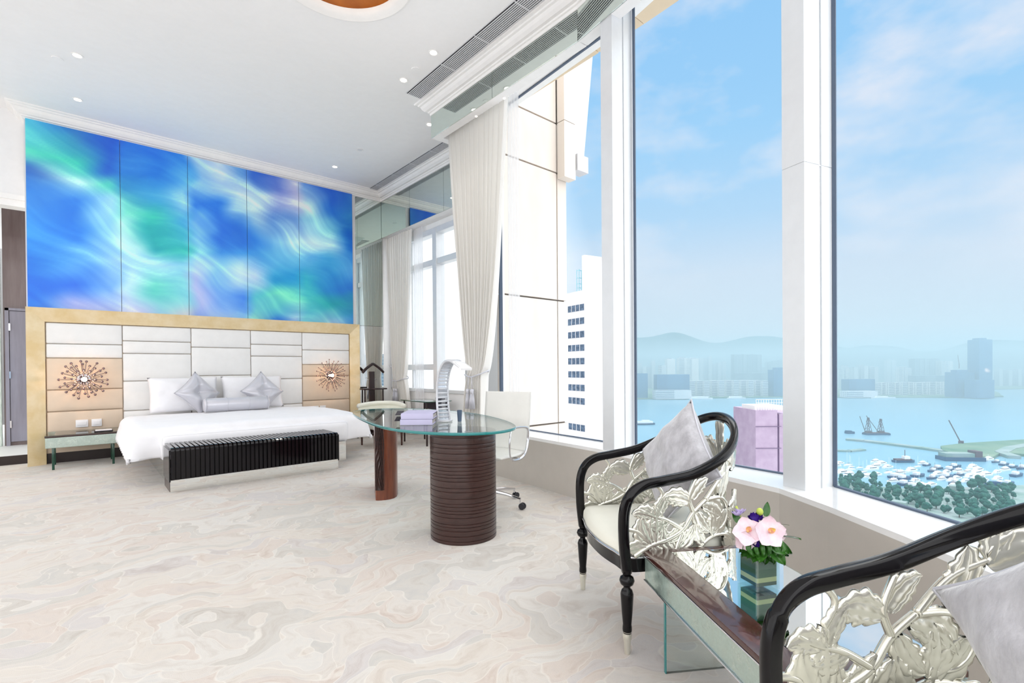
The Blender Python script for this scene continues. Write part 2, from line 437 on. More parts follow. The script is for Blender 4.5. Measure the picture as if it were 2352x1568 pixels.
def far(px, D, z=0.0):
    """a point D metres down the view at bearing px"""
    p = Vector((0, 0, 0))+Vector((CF.x, CF.y, 0)).normalized()*D+Vector((CR.x, CR.y, 0)).normalized()*((px-1176)/FPX*D)
    return Vector((p.x, p.y, z))

# ================================================================== THE ROOM
ZC = 4.45          # ceiling
ZS = .48           # window ledge
YW = 8.6           # bed wall
struct('floor', MB().prism([(-5, -1.6), (1.6, -1.6), (2.0, -.95), (2.36, -.4), (2.86, .37), (3.12, .78), (3.33, 1.08), (3.48, 2.15), (3.68, 3.57), (3.76, 4.5), (4.60, 5.62), (4.62, 14), (-5, 14)], -.12, 0), 'carpet')
# ceiling with a round opening for the dome
def ceiling():
    cx, cy, r = 1.64, 3.98, .575; n = 64
    outer = [(-5, -1), (1.55, -1), (1.9, -.6), (2.5, .2), (2.88, .85), (3.12, 1.45), (3.32, 2.25), (3.41, 2.87), (3.41, 5.2), (4.61, 5.2), (4.61, 14), (-5, 14)]
    bm = bmesh.new()
    for z0 in (ZC, ZC+.7):
        es = []
        for loop in (outer, [(cx+r*math.cos(2*PI*i/n), cy+r*math.sin(2*PI*i/n)) for i in range(n)]):
            vs = [bm.verts.new((x, y, z0)) for x, y in loop]
            es += [bm.edges.new((vs[i], vs[(i+1) % len(vs)])) for i in range(len(vs))]
        bmesh.ops.triangle_fill(bm, use_beauty=True, edges=es)
    me = bpy.data.meshes.new('ceiling'); bm.to_mesh(me); bm.free(); me.materials.append(MATS['ceiling_paint'])
    o = bpy.data.objects.new('ceiling', me); COL.objects.link(o); o['kind'] = 'structure'
    t = MB(); k = 0
    prof = [(.60, ZC), (.60, ZC-.012), (.585, ZC-.02), (.56, ZC-.012), (.53, ZC-.005), (.505, ZC+.02), (.497, ZC+.04), (.60, ZC+.045)]
    n = 72
    for r_, z in prof:
        for j in range(n): t.v.append((cx+r_*math.cos(2*PI*j/n), cy+r_*math.sin(2*PI*j/n), z))
    for i in range(len(prof)-1):
        for j in range(n): t.f.append((i*n+j, i*n+(j+1) % n, (i+1)*n+(j+1) % n, (i+1)*n+j))
    struct('trim_1', t, 'trim_white', True)
    d = MB(); n = 48; m = 12
    for i in range(m+1):
        a = PI/2*i/m
        for j in range(n): d.v.append((cx+.56*math.cos(a)*math.cos(2*PI*j/n), cy+.56*math.cos(a)*math.sin(2*PI*j/n), ZC+.04+.34*math.sin(a)))
    for i in range(m):
        for j in range(n): d.f.append((i*n+j, (i+1)*n+j, (i+1)*n+(j+1) % n, i*n+(j+1) % n))
    mat('dome_gold', (196, 122, 44), .45, .1, var=(168, 98, 34), vscale=4)
    tag(d.build('ceiling_dome', 'dome_gold', None, True), 'round gold-lined dome recessed in the white ceiling', 'ceiling dome')
    for i in range(1):
        l = bpy.data.lights.new('dome_light', 'POINT'); l.energy = 1.6; l.color = (1, .85, .62); l.shadow_soft_size = .1
        lo = bpy.data.objects.new('dome_light', l); COL.objects.link(lo); lo.location = (cx, cy, ZC+.2)
ceiling()

struct('wall_back', MB().box(-.5, 3.77, YW, YW+.16, 0, ZC), 'white_paint')
# end wall beyond the bed is clad in mirror down to the floor
struct('wall_end', MB().box(3.77, 6.2, YW+.02, YW+.16, 0, ZC), 'white_paint')
mm = thing('wall_mirror', 'tall mirror cladding between the bed wall and the window curtain', 'mirror', (3.77, YW+.02, 0))
MB().box(3.772, 4.30, YW, YW+.018, 0, 1.955).build('mirror_panel', 'mirror_clear', mm)
MB().box(3.772, 4.30, YW, YW+.018, 1.961, 4.30).build('mirror_panel', 'mirror_green', mm)
struct('baseboard_back', MB().box(-.34, 3.6, YW-.035, YW-.005, 0, .13), 'dark_skirting')

# cornices
def cornice(path, name, side=1):
    """path of (x, y) along the wall at z 4.30; the profile steps out to the ceiling"""
    prof = [(0, 4.295), (.012, 4.30), (.016, 4.325), (.03, 4.33), (.034, 4.345), (.06, 4.352), (.085, 4.378), (.098, 4.41), (.118, 4.416), (.124, 4.43), (.15, 4.436), (.158, 4.452), (0, 4.452)]
    mb = MB(); m = len(path)
    dirs = [(Vector(path[i+1])-Vector(path[i])).normalized() for i in range(m-1)]
    nr = [Vector((d.y, -d.x))*side for d in dirs]
    for i, p in enumerate(path):
        if i == 0: nn = nr[0]
        elif i == m-1: nn = nr[-1]
        else:
            nn = (nr[i-1]+nr[i]).normalized(); nn = nn/max(.3, nn.dot(nr[i]))
        for o, z in prof: mb.v.append((p[0]+nn.x*o, p[1]+nn.y*o, z))
    q = len(prof)
    for i in range(m-1):
        for j in range(q-1): mb.f.append((i*q+j, i*q+j+1, (i+1)*q+j+1, (i+1)*q+j))
    struct(name, mb, 'trim_white')
cornice([(-.5, 14), (-.5, YW), (4.28, YW), (4.28, 5.27), (3.31, 5.27), (3.31, 2.87), (3.22, 2.25), (3.02, 1.45), (2.78, .85), (2.4, .2), (1.8, -.6)], 'trim_2', 1)
# mirrored soffits over the windows
S1 = [(3.31, 2.87), (3.22, 2.25), (3.02, 1.45), (2.78, .85), (2.4, .2), (1.8, -.6)]
G1 = [(3.70, 2.87), (3.56, 2.25), (3.40, 1.45), (3.2, .85), (2.83, .3), (2.2, -.65)]
mb = MB()
mb.box(3.315, 3.42, 2.87, 5.27, 4.022, ZC); mb.box(3.42, 4.3, 5.17, 5.27, 4.022, ZC)
for i in range(len(S1)-1):
    a, b = Vector(S1[i]), Vector(S1[i+1]); nn = Vector((-(b-a).y, (b-a).x)).normalized()*.11
    if nn.x < 0: nn = -nn
    e = Vector((.004, 0)); mb.prism([tuple(a+e), tuple(b+e), tuple(b+nn), tuple(a+nn)], 4.022, ZC)
struct('wall_soffit_near', mb, 'white_paint')
mb = MB()
P = [(3.42, 5.27)]+[(3.42, 2.87)]+[(x+.11, y+.02) for x, y in S1[1:]]
Q = [(3.88, 5.27)]+G1
for i in range(len(P)-1): mb.prism([P[i], P[i+1], (Q[i+1][0]+.03, Q[i+1][1]), (Q[i][0]+.03, Q[i][1])], 4.2, 4.35)
struct('ceiling_pocket', mb, 'ceiling_paint')
struct('wall_soffit_far', MB().box(4.295, 4.62, 5.27, YW, 3.62, ZC), 'white_paint')
sm = thing('soffit_mirror', 'green-tinted mirror band above the near curtain and tall windows', 'mirror', (3.31, 5.27, 4.02))
for y0, y1 in ((2.875, 4.06), (4.065, 5.27)): MB().box(3.303, 3.313, y0, y1, 4.022, 4.30).build('mirror_panel', 'mirror_green', sm)
for i in range(len(S1)-1):
    a, b = Vector(S1[i]), Vector(S1[i+1]); nn = Vector((-(b-a).y, (b-a).x)).normalized()*.008
    if nn.x > 0: nn = -nn
    MB().prism([tuple(a+(b-a)*.003), tuple(b), tuple(b+nn), tuple(a+(b-a)*.003+nn)], 4.022, 4.30).build('mirror_panel', 'mirror_green', sm)
sm2 = thing('soffit_mirror', 'deep green-tinted mirror band above the far curtain by the bed', 'mirror', (4.28, 8.6, 3.62))
for y0, y1 in ((5.28, 6.48), (6.486, 7.535), (7.541, 8.592)): MB().box(4.283, 4.293, y0, y1, 3.62, 4.30).build('mirror_panel', 'mirror_green', sm2)

# window ledge following the curved facade
IN = [(3.80, 4.45), (3.41, 4.45), (3.36, 3.57), (3.28, 2.70), (3.20, 2.15), (3.04, 1.45), (2.95, 1.10), (2.75, .80), (2.49, .46), (2.26, .19), (1.9, -.25), (1.5, -.8)]
GL = [(3.80, 4.50), (3.76, 4.50), (3.68, 3.57), (3.61, 2.75), (3.48, 2.15), (3.39, 1.45), (3.33, 1.08), (3.12, .78), (2.86, .37), (2.65, .04), (2.36, -.40), (2.0, -.95)]
mb = MB(); top = MB()
for i in range(len(IN)-1):
    a, b, c, d = IN[i], IN[i+1], GL[i+1], GL[i]
    if i == 0: d = (3.80, 4.50)
    mb.prism([a, b, c, d], 0, ZS-.028); top.prism([a, b, (c[0]+.05, c[1]+.0), (d[0]+.05, d[1])], ZS-.028, ZS)
    if i > 0:
        pass
struct('wall_window_ledge', mb, 'sill_front'); struct('window_sill_1', top, 'sill_white')
# outside sill strip
mb = MB()
for i in range(1, len(GL)-1): mb.prism([GL[i], GL[i+1], (GL[i+1][0]+.16, GL[i+1][1]-.06), (GL[i][0]+.16, GL[i][1]-.06)], .30, .43)
mat('sill_out', (186, 190, 206), .5); struct('trim_sill_outside', mb, 'sill_out')

# mullions of the tall windows, with fine joints as separate reveals
def mullion(name, A, B, ext, z1, gz=2.285):
    A, B = Vector(A), Vector(B); d = (B-A).normalized(); n = Vector((-d.y, d.x))
    if n.x < 0: n = -n
    C, D = B+n*ext, A+n*(ext+.02)
    mb = MB()
    for z0, zz in ((ZS, gz-.002), (gz+.002, z1)):
        mb.prism([tuple(A), tuple(B), tuple(B+n*(ext*.47)), tuple(B+n*(ext*.47)-d*.008), tuple(B+n*(ext*.53)-d*.008), tuple(B+n*(ext*.53)), tuple(C), tuple(D)], z0, zz)
    mb.prism([tuple(A-d*-.003+n*.003), tuple(B-d*.003+n*.003), tuple(C-d*.003), tuple(D+d*.003)], gz-.003, gz+.003)
    struct(name, mb, 'window_metal')
mullion('window_mullion_1', (3.275, 2.60), (3.262, 2.475), .26, 4.2, 5)
mullion('window_mullion_2', (3.03, 1.108), (2.99, .98), .27, 4.2)
mullion('window_mullion_3', (2.05, -.30), (1.96, -.40), .3, 4.2)
def pane(name, a, b, z0, z1, m='window_glass'):
    a, b = Vector(a), Vector(b); n = Vector((-(b-a).y, (b-a).x)).normalized()*.006
    struct(name, MB().prism([tuple(a-n), tuple(b-n), tuple(b+n), tuple(a+n)], z0, z1), m)
def gframe(name, a, b, z0, z1, w=.012):
    mb = MB()
    for z in (z0, z1): mb.bar((a[0], a[1], z), (b[0], b[1], z), .02, w)
    for p in (a, b): mb.bar((p[0], p[1], z0), (p[0], p[1], z1), .02, w)
    mat('gasket', (86, 100, 120), .5) if 'gasket' not in MATS else None
    struct(name, mb, 'gasket')
for k, (a, b) in enumerate((((3.752, 4.50), (3.602, 2.62)), ((3.50, 2.43), (3.335, 1.10)), ((3.215, .90), (2.30, -.50)))):
    pane('window_%d' % (k+1), a, b, ZS, 4.2); gframe('window_gasket_%d' % (k+1), a, b, ZS+.004, 4.19)
# slanted return wall between the two window bays (its outer side is the stone pier)
struct('wall_return', MB().prism([(3.77, 4.47), (3.80, 4.47), (3.84, 4.58), (4.62, 5.18), (4.62, 5.30), (4.50, 5.30), (3.775, 4.51)], 0, ZC), 'white_paint')
struct('window_jamb', MB().prism([(3.745, 4.49), (3.77, 4.47), (3.785, 4.50), (3.76, 4.53)], ZS, 4.2), 'gasket')

# bay window beside the bed
BX = 4.50
mb = MB()
mb.box(BX, BX+.12, 5.3, YW, 0, .78); mb.box(BX, BX+.12, 5.3, YW, 3.50, ZC)
struct('wall_bay', mb, 'white_paint')
mb = MB()
mb.bevbox(BX-.05, BX+.12, 6.98, 7.10, .78, 3.5, .008); mb.bevbox(BX-.03, BX+.10, 5.3, YW, 2.90, 3.0, .008)
mb.bevbox(BX-.03, BX+.10, 7.10, YW, 1.14, 1.24, .008); mb.bevbox(BX-.04, BX+.10, 5.3, YW, .76, .82, .008); mb.bevbox(BX-.04, BX+.10, 5.3, YW, 3.42, 3.52, .008)
mb.bevbox(BX-.04, BX+.10, 8.5, YW, .78, 3.5, .008)
for z0, z1 in ((1.24, 2.9), (3.0, 3.42), (.82, 1.14)):
    mb.box(BX, BX+.06, 7.10, 7.13, z0, z1); mb.box(BX, BX+.06, 7.84, 7.88, z0, z1)
struct('window_frame_4', mb, 'window_metal')
pane('window_4', (BX+.04, YW), (BX+.04, 5.3), .8, 3.45)

# corridor beyond the left end of the bed wall
struct('floor_platform', MB().box(-5, -.5, 8.8, 14, 0, .115), 'platform_white')
struct('trim_platform', MB().box(-5, -.5, 8.785, 8.80, 0, .112), 'dark_skirting')
mb = MB().box(-5, -.5, 8.8, 8.95, 3.32, ZC); struct('wall_bulkhead', mb, 'white_paint')
mb = MB()
for d_, z0, z1 in ((.0, 3.27, 3.34), (.03, 3.22, 3.30), (.06, 3.30, 3.36)): mb.box(-5, -.5, 8.79-d_, 8.96, z0+.02, z1+.02)
struct('trim_3', mb, 'trim_white')
struct('ceiling_corridor', MB().box(-5, .6, 8.9, 14, 3.6, 3.66), 'ceiling_paint')
struct('wall_corridor', MB().box(-.82, .6, 10.0, 10.1, .115, 3.6), 'brown_panel')
struct('wall_corridor_side', MB().box(-.5, -.42, 8.76, 10.0, .115, 3.6), 'white_paint')
dr = tag(MB().bevbox(-.755, -.50, 9.962, 9.998, .17, 2.03, .004).build('door_1', 'door_grey'), kind='structure')
for z in (.42, 1.12, 1.80):
    h = MB().box(-.762, -.745, 9.945, 9.965, z-.05, z+.05).build('hinge', 'chrome', None); h.parent = dr
struct('door_frame_1', MB().box(-.80, -.76, 9.95, 10.0, .115, 2.07).box(-.80, -.5, 9.95, 10.0, 2.035, 2.07), 'door_grey')
tag(MB().bevbox(-2.4, -.84, 9.97, 10.03, .115, 3.6, .01).build('stone_wall_panel', 'stone_strip'), 'tall green-veined white stone panel beside the grey door', 'wall panel')

# ------------------------------------------------------------------ outside the glass: pier, overhang
pt = thing('pillar_stone', 'cream stone-clad pier just outside the tall window', 'pillar', (3.84, 4.6, -6), kind='structure')
J = [-6, .42, 2.07, 3.78, 4.44, 7.5]
for k in range(len(J)-1):
    for x0, x1 in ((3.84, 4.836), (4.856, 5.03)):
        if k >= 4 and x0 > 4.8: continue
        MB().box(x0, x1, 4.6, 4.66, J[k]+.011, J[k+1]-.011).build('stone_slab', 'stone_cream', pt)
MB().prism([(3.95, 4.645), (5.02, 4.645), (5.02, 5.3), (4.75, 5.15)], -6, 7.5).build('pier_core', 'stone_joint', pt)
MB().box(4.85, 5.07, 4.46, 4.59, 3.70, 4.44).box(4.85, 5.07, 4.46, 4.59, 4.45, 6.3).build('corner_cladding', 'stone_cream', pt)
MB().box(5.09, 5.31, 4.44, 4.60, 3.84, 4.06).build('fin_foot', 'concrete_white', pt)
MB().add([(5.085, 4.5, 4.06), (5.29, 4.5, 4.06), (5.50, 4.5, 5.6), (5.085, 4.5, 5.6), (5.085, 4.58, 4.06), (5.29, 4.58, 4.06), (5.50, 4.58, 5.6), (5.085, 4.58, 5.6)], [(0,1,2,3),(4,7,6,5),(0,4,5,1),(1,5,6,2),(2,6,7,3),(3,7,4,0)]).build('sloping_fin', 'concrete_white', pt)
mb = MB()
OV = [((3.76, 4.60), (3.955, 4.60)), ((3.64, 3.12), (3.92, 3.12)), ((3.60, 2.60), (3.91, 2.60)), ((3.50, 2.2), (3.885, 2.235)), ((3.42, 1.3), (3.83, 1.25)), ((3.2, .6), (3.6, .4)), ((2.4, -.6), (2.8, -.8))]
for i in range(len(OV)-1):
    (a, b), (c, d) = OV[i], OV[i+1]
    mb.prism([a, b, (b[0]+(d[0]-b[0])*.99, b[1]+(d[1]-b[1])*.99), (a[0]+(c[0]-a[0])*.99, a[1]+(c[1]-a[1])*.99)], 4.30, 4.38)
tag(mb.build('overhang', 'overhang_beige'), 'beige underside of the overhang outside the window heads', 'overhang', kind='structure')

# ================================================================== CEILING FITTINGS
def downlight(x, y, label, lit=True, z=ZC, power=22):
    t = thing('downlight', label, 'ceiling light', (x, y, z), 'round recessed ceiling downlights')
    n = 24; mb = MB(); prof = [(.052, z-.001), (.050, z-.006), (.040, z-.005), (.034, z-.001)]
    for r_, zz in prof:
        for j in range(n): mb.v.append((x+r_*math.cos(2*PI*j/n), y+r_*math.sin(2*PI*j/n), zz))
    for i in range(3):
        for j in range(n): mb.f.append((i*n+j, (i+1)*n+j, (i+1)*n+(j+1) % n, i*n+(j+1) % n))
    mb.build('trim_ring', 'trim_white', t, True)
    MB().prism([(x+.0345*math.cos(2*PI*j/n), y+.0345*math.sin(2*PI*j/n)) for j in range(n)], z-.004, z-.0015).build('lamp_lens', 'lamp_white' if lit else 'vent_white', t)
    if lit:
        l = bpy.data.lights.new('downlight_beam', 'SPOT'); l.energy = power; l.spot_size = 1.7; l.spot_blend = .8; l.color = (1, .94, .86); l.shadow_soft_size = .03
        o = bpy.data.objects.new('downlight_beam', l); COL.objects.link(o); o.parent = t; o.location = (0, 0, -.012)
downlight(.006, 6.84, 'lit downlight over the left nightstand, the upper one beside a flush round cover')
downlight(.006, 7.95, 'lit downlight over the left nightstand, close to the cornice of the blue mural')
downlight(3.14, 7.92, 'small lit downlight above the right end of the blue mural')
downlight(2.80, 5.04, 'lit downlight beside the far end of the long slotted air vent')
downlight(2.795, 4.40, 'large lit downlight between the gold dome and the long slotted air vent')
downlight(3.57, 5.73, 'lit downlight peeping past the corner of the mirrored soffit above the curtain')
downlight(3.187, 7.07, 'unlit pale downlight between the mural and the far air vent', False)
for (x, y, w_) in ((-1.7, 2.4, 'nearer the window'), (-1.7, 5.4, 'nearer the bed'), (-3.4, 2.4, 'nearer the entrance'), (-3.4, 5.4, 'nearer the corridor')):  # four unseen lamps added out of view to brighten floor and ceiling
    downlight(x, y, 'added unseen downlight, one of four brightening the ceiling, %s' % w_, True, ZC, 45)
def cover(x, y, label):
    mb = MB().lathe([(.0, -.001), (.05, -.001)][::-1]+[], (x, y, ZC), 24) if False else MB().prism([(x+.05*math.cos(j*PI/12), y+.05*math.sin(j*PI/12)) for j in range(24)], ZC-.006, ZC-.0005)
    tag(mb.build('ceiling_cover', 'ceiling_paint'), label, 'ceiling cover')
cover(2.806, 4.778, 'flush white round cover between two downlights near the air vent')
cover(-.15, 7.047, 'flush white round cover next to the downlights at the left of the ceiling')
for (x, y, z, lb) in ((3.40, 4.47, 4.015, 'tiny warm spotlight under the soffit over the middle of the near curtain'), (3.40, 3.98, 4.015, 'tiny warm spotlight under the soffit over the right edge of the near curtain')):
    t = thing('spotlight', lb, 'spotlight', (x, y, z))
    MB().lathe([(.018, -.0), (.02, .006)], (x, y, z), 16).build('spotlight_ring', 'trim_white', t, True)
    MB().lathe([(.012, -.004), (.013, -.0005)], (x, y, z), 16).build('lamp_lens', 'lamp_warm', t)
def vent(x0, x1, y0, y1, label, n):
    t = thing('air_vent', label, 'air vent', (x0, y1, ZC))
    MB().box(x0-.012, x1+.012, y0, y1+.012, ZC-.004, ZC-.001).build('vent_frame', 'vent_white', t)
    MB().box(x0, x1, y0, y1, ZC-.006, ZC-.0042).build('vent_slot', 'vent_dark', t)
    mb = MB(); w = (x1-x0)/n
    for k in range(n): mb.box(x0+w*(k+.58), x0+w*(k+1)+.0005, y0, y1, ZC-.011, ZC-.006)
    for k in range(int((y1-y0)/.6)): mb.box(x0, x1, y0+.6*k+.3, y0+.6*k+.31, ZC-.0105, ZC-.006)
    mb.build('slat', 'vent_white', t)
vent(2.957, 3.140, -.6, 5.245, 'long slotted ceiling air vent running to the gold dome side of the near soffit', 9)
vent(3.99, 4.15, 5.5, 8.54, 'slotted ceiling air vent over the far bay, ending at the mural cornice', 9)

# ================================================================== MURAL
def mural():
    U = [0, .11, .2, .24, .31, .39, .43, .50, .57, .62, .70, .77, .81, .90, 1]
    T = [
     [(70,165,225),(95,215,190),(50,95,185),(60,130,220),(60,150,235),(15,105,215),(5,95,215),(20,105,220)],
     [(40,110,190),(60,195,180),(190,222,225),(40,110,215),(35,115,225),(110,175,238),(25,95,220),(170,160,225)],
     [(32,80,200),(28,90,200),(90,205,190),(165,208,235),(130,185,235),(178,207,240),(120,165,235),(178,172,228)],
     [(35,105,215),(42,120,215),(45,135,200),(120,215,200),(205,232,235),(170,210,240),(200,222,235),(208,184,230)],
     [(35,105,220),(30,115,220),(70,165,220),(50,190,178),(15,155,168),(180,216,240),(95,200,190),(175,190,225)],
     [(45,125,225),(100,178,236),(155,203,240),(70,165,220),(40,180,180),(150,205,235),(140,212,220),(222,200,212)],
     [(165,185,225),(170,208,240),(28,105,220),(115,172,236),(140,206,230),(190,206,240),(192,178,230),(158,168,230)],
     [(222,218,236),(190,212,240),(30,110,222),(25,95,215),(45,125,220),(150,202,240),(105,148,230),(172,184,235)],
     [(110,155,220),(225,226,236),(180,208,236),(22,95,210),(55,138,225),(230,236,242),(65,125,225),(160,190,235)],
     [(45,90,200),(205,216,232),(222,228,230),(28,108,215),(60,140,220),(212,214,236),(85,185,200),(165,205,200)],
     [(55,85,195),(175,165,220),(95,130,210),(145,196,235),(100,175,225),(18,135,200),(120,218,190),(35,105,215)],
     [(205,180,215),(212,190,225),(120,150,215),(195,216,230),(110,180,225),(25,140,205),(105,205,190),(165,170,230)],
     [(70,110,210),(205,222,230),(150,195,225),(222,228,230),(90,160,220),(38,160,190),(55,170,180),(130,190,215)],
     [(38,85,200),(38,108,210),(125,188,215),(195,216,230),(60,150,210),(18,115,195),(8,140,158),(195,190,230)],
     [(32,80,195),(50,130,200),(8,85,190),(8,95,200),(90,160,225),(18,105,200),(20,130,170),(50,128,205)]]
    def samp(u, v):
        u = min(max(u, 0), .9999); v = min(max(v, 0), .9999)
        i = max(k for k in range(len(U)-1) if U[k] <= u); fu = (u-U[i])/(U[i+1]-U[i]); fu = fu*fu*(3-2*fu)*.5+fu*.5
        q = v*7; j = int(q); fv = q-j; fv = fv*fv*(3-2*fv)*.5+fv*.5
        a = [T[i][j][k]*(1-fu)*(1-fv)+T[i+1][j][k]*fu*(1-fv)+T[i][j+1][k]*(1-fu)*fv+T[i+1][j+1][k]*fu*fv for k in range(3)]
        return a
    X0, X1, Z0, Z1 = -.485, 3.70, 1.965, 4.302
    t = thing('wall_mural', 'glossy blue and turquoise abstract cloud mural of five panels above the headboard', 'mural', (X0, 8.56, Z0))
    J = [X0, .430, 1.206, 1.986, 2.773, X1]
    for k in range(5):
        a, b = J[k]+.003, J[k+1]-.003; nx, nz = 70, 150
        if k == 0: a = X0
        mb = MB().sheet(nx, nz, lambda u, v: (a+(b-a)*u, 8.553, Z0+(Z1-Z0)*v))
        nv = len(mb.v)
        o = mb.box(a, b, 8.5545, 8.575, Z0, Z1).build('mural_panel', 'mural_print', t)
        ca = o.data.color_attributes.new('paint', 'FLOAT_COLOR', 'POINT')
        for vi, v in enumerate(o.data.vertices):
            x, z = v.co.x+X0, v.co.z+Z0; u, w = (x-X0)/(X1-X0), 1-(z-Z0)/(Z1-Z0)
            # wispy diagonal drift
            d = Vector((x*.9+z*.35, z*2.1-x*.6, 3.1)); d2 = Vector((x*2.2+z*.9, z*5.5-x*1.9, 7.7))
            du = noise.noise(d)*.035+noise.noise(d2)*.014; dv = noise.noise(d+Vector((5, 9, 0)))*.075+noise.noise(d2+Vector((3, 8, 1)))*.03
            c = samp(u+du, w+dv)
            wsp = noise.fractal(Vector((x*1.1+z*.5, z*5.5+x*2.6+noise.noise(Vector((x*1.3, z*1.3, 0)))*2.2, 11)), .7, 2.1, 5)
            g = max(-1, min(1, wsp*.9))
            br = (c[0]*.5+c[1]*.3+c[2]*.2)/255
            amt = (g*20+max(0, g-.15)*30*max(0, br-.28)*2.2)*(.3+min(1, br*1.3))
            c = [max(0, min(250, q+amt*(1.1 if i == 0 else 1.0 if i == 1 else .35))) for i, q in enumerate(c)]
            ca.data[vi].color = lin([min(253, q*(.94, 1.03, 1.0)[j_]+(8, 18, 22)[j_]) for j_, q in enumerate(c)])+(1,)
mural()

# ================================================================== HEADBOARD
hb = thing('headboard', 'wall-wide gold-leaf framed headboard padded with cream and beige leather blocks', 'headboard', (1.63, 8.5, 0))
Z1o, Z1i = 1.962, 1.79
# frame: outer arris at the wall, splayed in; mitred at the corners
def splay(pts): return MB().add(pts, [(0,1,2,3),(4,7,6,5),(0,4,5,1),(1,5,6,2),(2,6,7,3),(3,7,4,0)])
YO, YI, YB = 8.44, 8.50, 8.585
splay([(-.50, YO, Z1o), (3.765, YO, Z1o), (3.606, YI, Z1i), (-.333, YI, Z1i), (-.50, YB, Z1o), (3.765, YB, Z1o), (3.606, YB, Z1i), (-.333, YB, Z1i)]).build('top_frame', 'gold_leaf', hb)
splay([(-.50, YO, 0), (-.50, YO, Z1o), (-.333, YI, Z1i), (-.333, YI, 0), (-.50, YB, 0), (-.50, YB, Z1o), (-.333, YB, Z1i), (-.333, YB, 0)]).build('side_frame', 'gold_leaf', hb)
splay([(3.606, YI, 0), (3.606, YI, Z1i), (3.765, YO, Z1o), (3.765, YO, 0), (3.606, YB, 0), (3.606, YB, Z1i), (3.765, YB, Z1o), (3.765, YB, 0)]).build('side_frame', 'gold_leaf', hb)
MB().box(-.333, 3.606, 8.545, 8.58, .13, 1.79).build('backing', 'beige_leather', hb)
XC = [-.329, .430, 1.219, 2.010, 2.789, 3.602]
ROWS = [[1.785, 1.518, 1.337, .93, .655, .30], [1.785, 1.575, 1.404, 1.025, .621, .30], [1.785, 1.506, 1.085, .7, .30], [1.785, 1.568, 1.382, 1.016, .6, .30], [1.785, 1.494, 1.25, 1.052, .639, .30]]
for c in range(5):
    R = ROWS[c]
    for r_ in range(len(R)-1):
        beige = (c in (0, 4) and r_ >= 2)
        h = (R[r_]-R[r_+1])/2-.003; w = (XC[c+1]-XC[c])/2-.003; cx = (XC[c]+XC[c+1])/2; cz = (R[r_]+R[r_+1])/2
        def puff(p, w=w, h=h):
            if p[1] < 0:
                k = (1-(p[0]/w)**4)*(1-(p[2]/h)**4)
                return (p[0], p[1]-.012*max(0, k), p[2])
            return p
        o = MB().rbox(cx, 8.528, cz, w, .018, h, .016, 3, 6, puff).build('padded_block', 'beige_leather' if beige else 'cream_leather', hb, 'all')
        if beige: o['label'] = 'beige leather block behind the lamp'

# wall lamps of bent chrome stems tipped with beads
def sconce(cx, cz, R, label, nbead, seed, bead):
    random.seed(seed)
    t = thing('wall_sconce', label, 'wall lamp', (cx, 8.50, cz), 'starburst bead wall lamps on the headboard')
    MB().lathe([(.07, 0), (.07, .012), (.03, .02)], (0, 0, 0), 24).build('wall_plate', 'chrome', t, True, M=Matrix.Translation((cx, 8.496, cz)) @ Matrix.Rotation(PI/2, 4, 'X'))
    MB().ball((cx+.005, 8.40, cz), .030, 16, 10).build('glowing_bulb', 'lamp_warm', t, 'all')
    k = 0
    for ring, (rr, yy, nn) in enumerate(((R, .06, nbead), (R*.80, .09, nbead), (R*.52, .12, nbead*2//3))):
        for j in range(nn):
            a = 2*PI*(j+.5*(ring % 2))/nn+random.uniform(-.08, .08); q = rr*random.uniform(.93, 1.05); y1 = 8.50-yy-random.uniform(0, .03)
            ca, sa = math.cos(a), math.sin(a)
            pts = spline([(cx+ca*.02, 8.488, cz+sa*.02), (cx+ca*q*.45, 8.488-yy*.8, cz+sa*q*.45), (cx+ca*q*.8, y1+.02, cz+sa*q*.8), (cx+ca*q, y1, cz+sa*q)], 3)
            MB().tube(pts, .0034, 5).build('stem', 'bead_bronze', t, 'all')
            MB().ball((cx+ca*q, y1, cz+sa*q), bead*1.25, 8, 6).build('bead', 'bead_bronze', t, 'all')
            k += 1
    l = bpy.data.lights.new('sconce_glow', 'POINT'); l.energy = 4.5; l.color = (1, .6, .36); l.shadow_soft_size = .03
    o = bpy.data.objects.new('sconce_glow', l); COL.objects.link(o); o.parent = t; o.location = (0, -.14, 0)
mat('bead_bronze', (150, 128, 130), .12, 1.0)
sconce(.03, 1.06, .235, 'lit starburst lamp of chrome beads above the left nightstand', 18, 3, .0125)
sconce(3.245, 1.06, .265, 'lit starburst lamp of chrome stems at the right end of the headboard', 22, 8, .008)
def switchplate(x, z, w, label):
    t = thing('switch_plate', label, 'light switch', (x, 8.50, z))
    MB().bevbox(x-w, x+w, 8.474, 8.486, z-.048, z+.048, .004).build('plate', 'plastic_white', t, True)
    MB().bevbox(x-w+.018, x+w-.018, 8.469, 8.4745, z-.026, z+.026, .002).build('rocker', 'plastic_white', t, True)
switchplate(.006, .49, .062, 'white switch plate above the left nightstand, next to the headboard frame')
switchplate(.152, .49, .052, 'white switch plate above the left nightstand, nearer the bed')
switchplate(2.99, .50, .05, 'white switch plate under the right starburst lamp, nearer the bed')
switchplate(3.11, .50, .05, 'white switch plate under the right starburst lamp, nearer the gold frame')

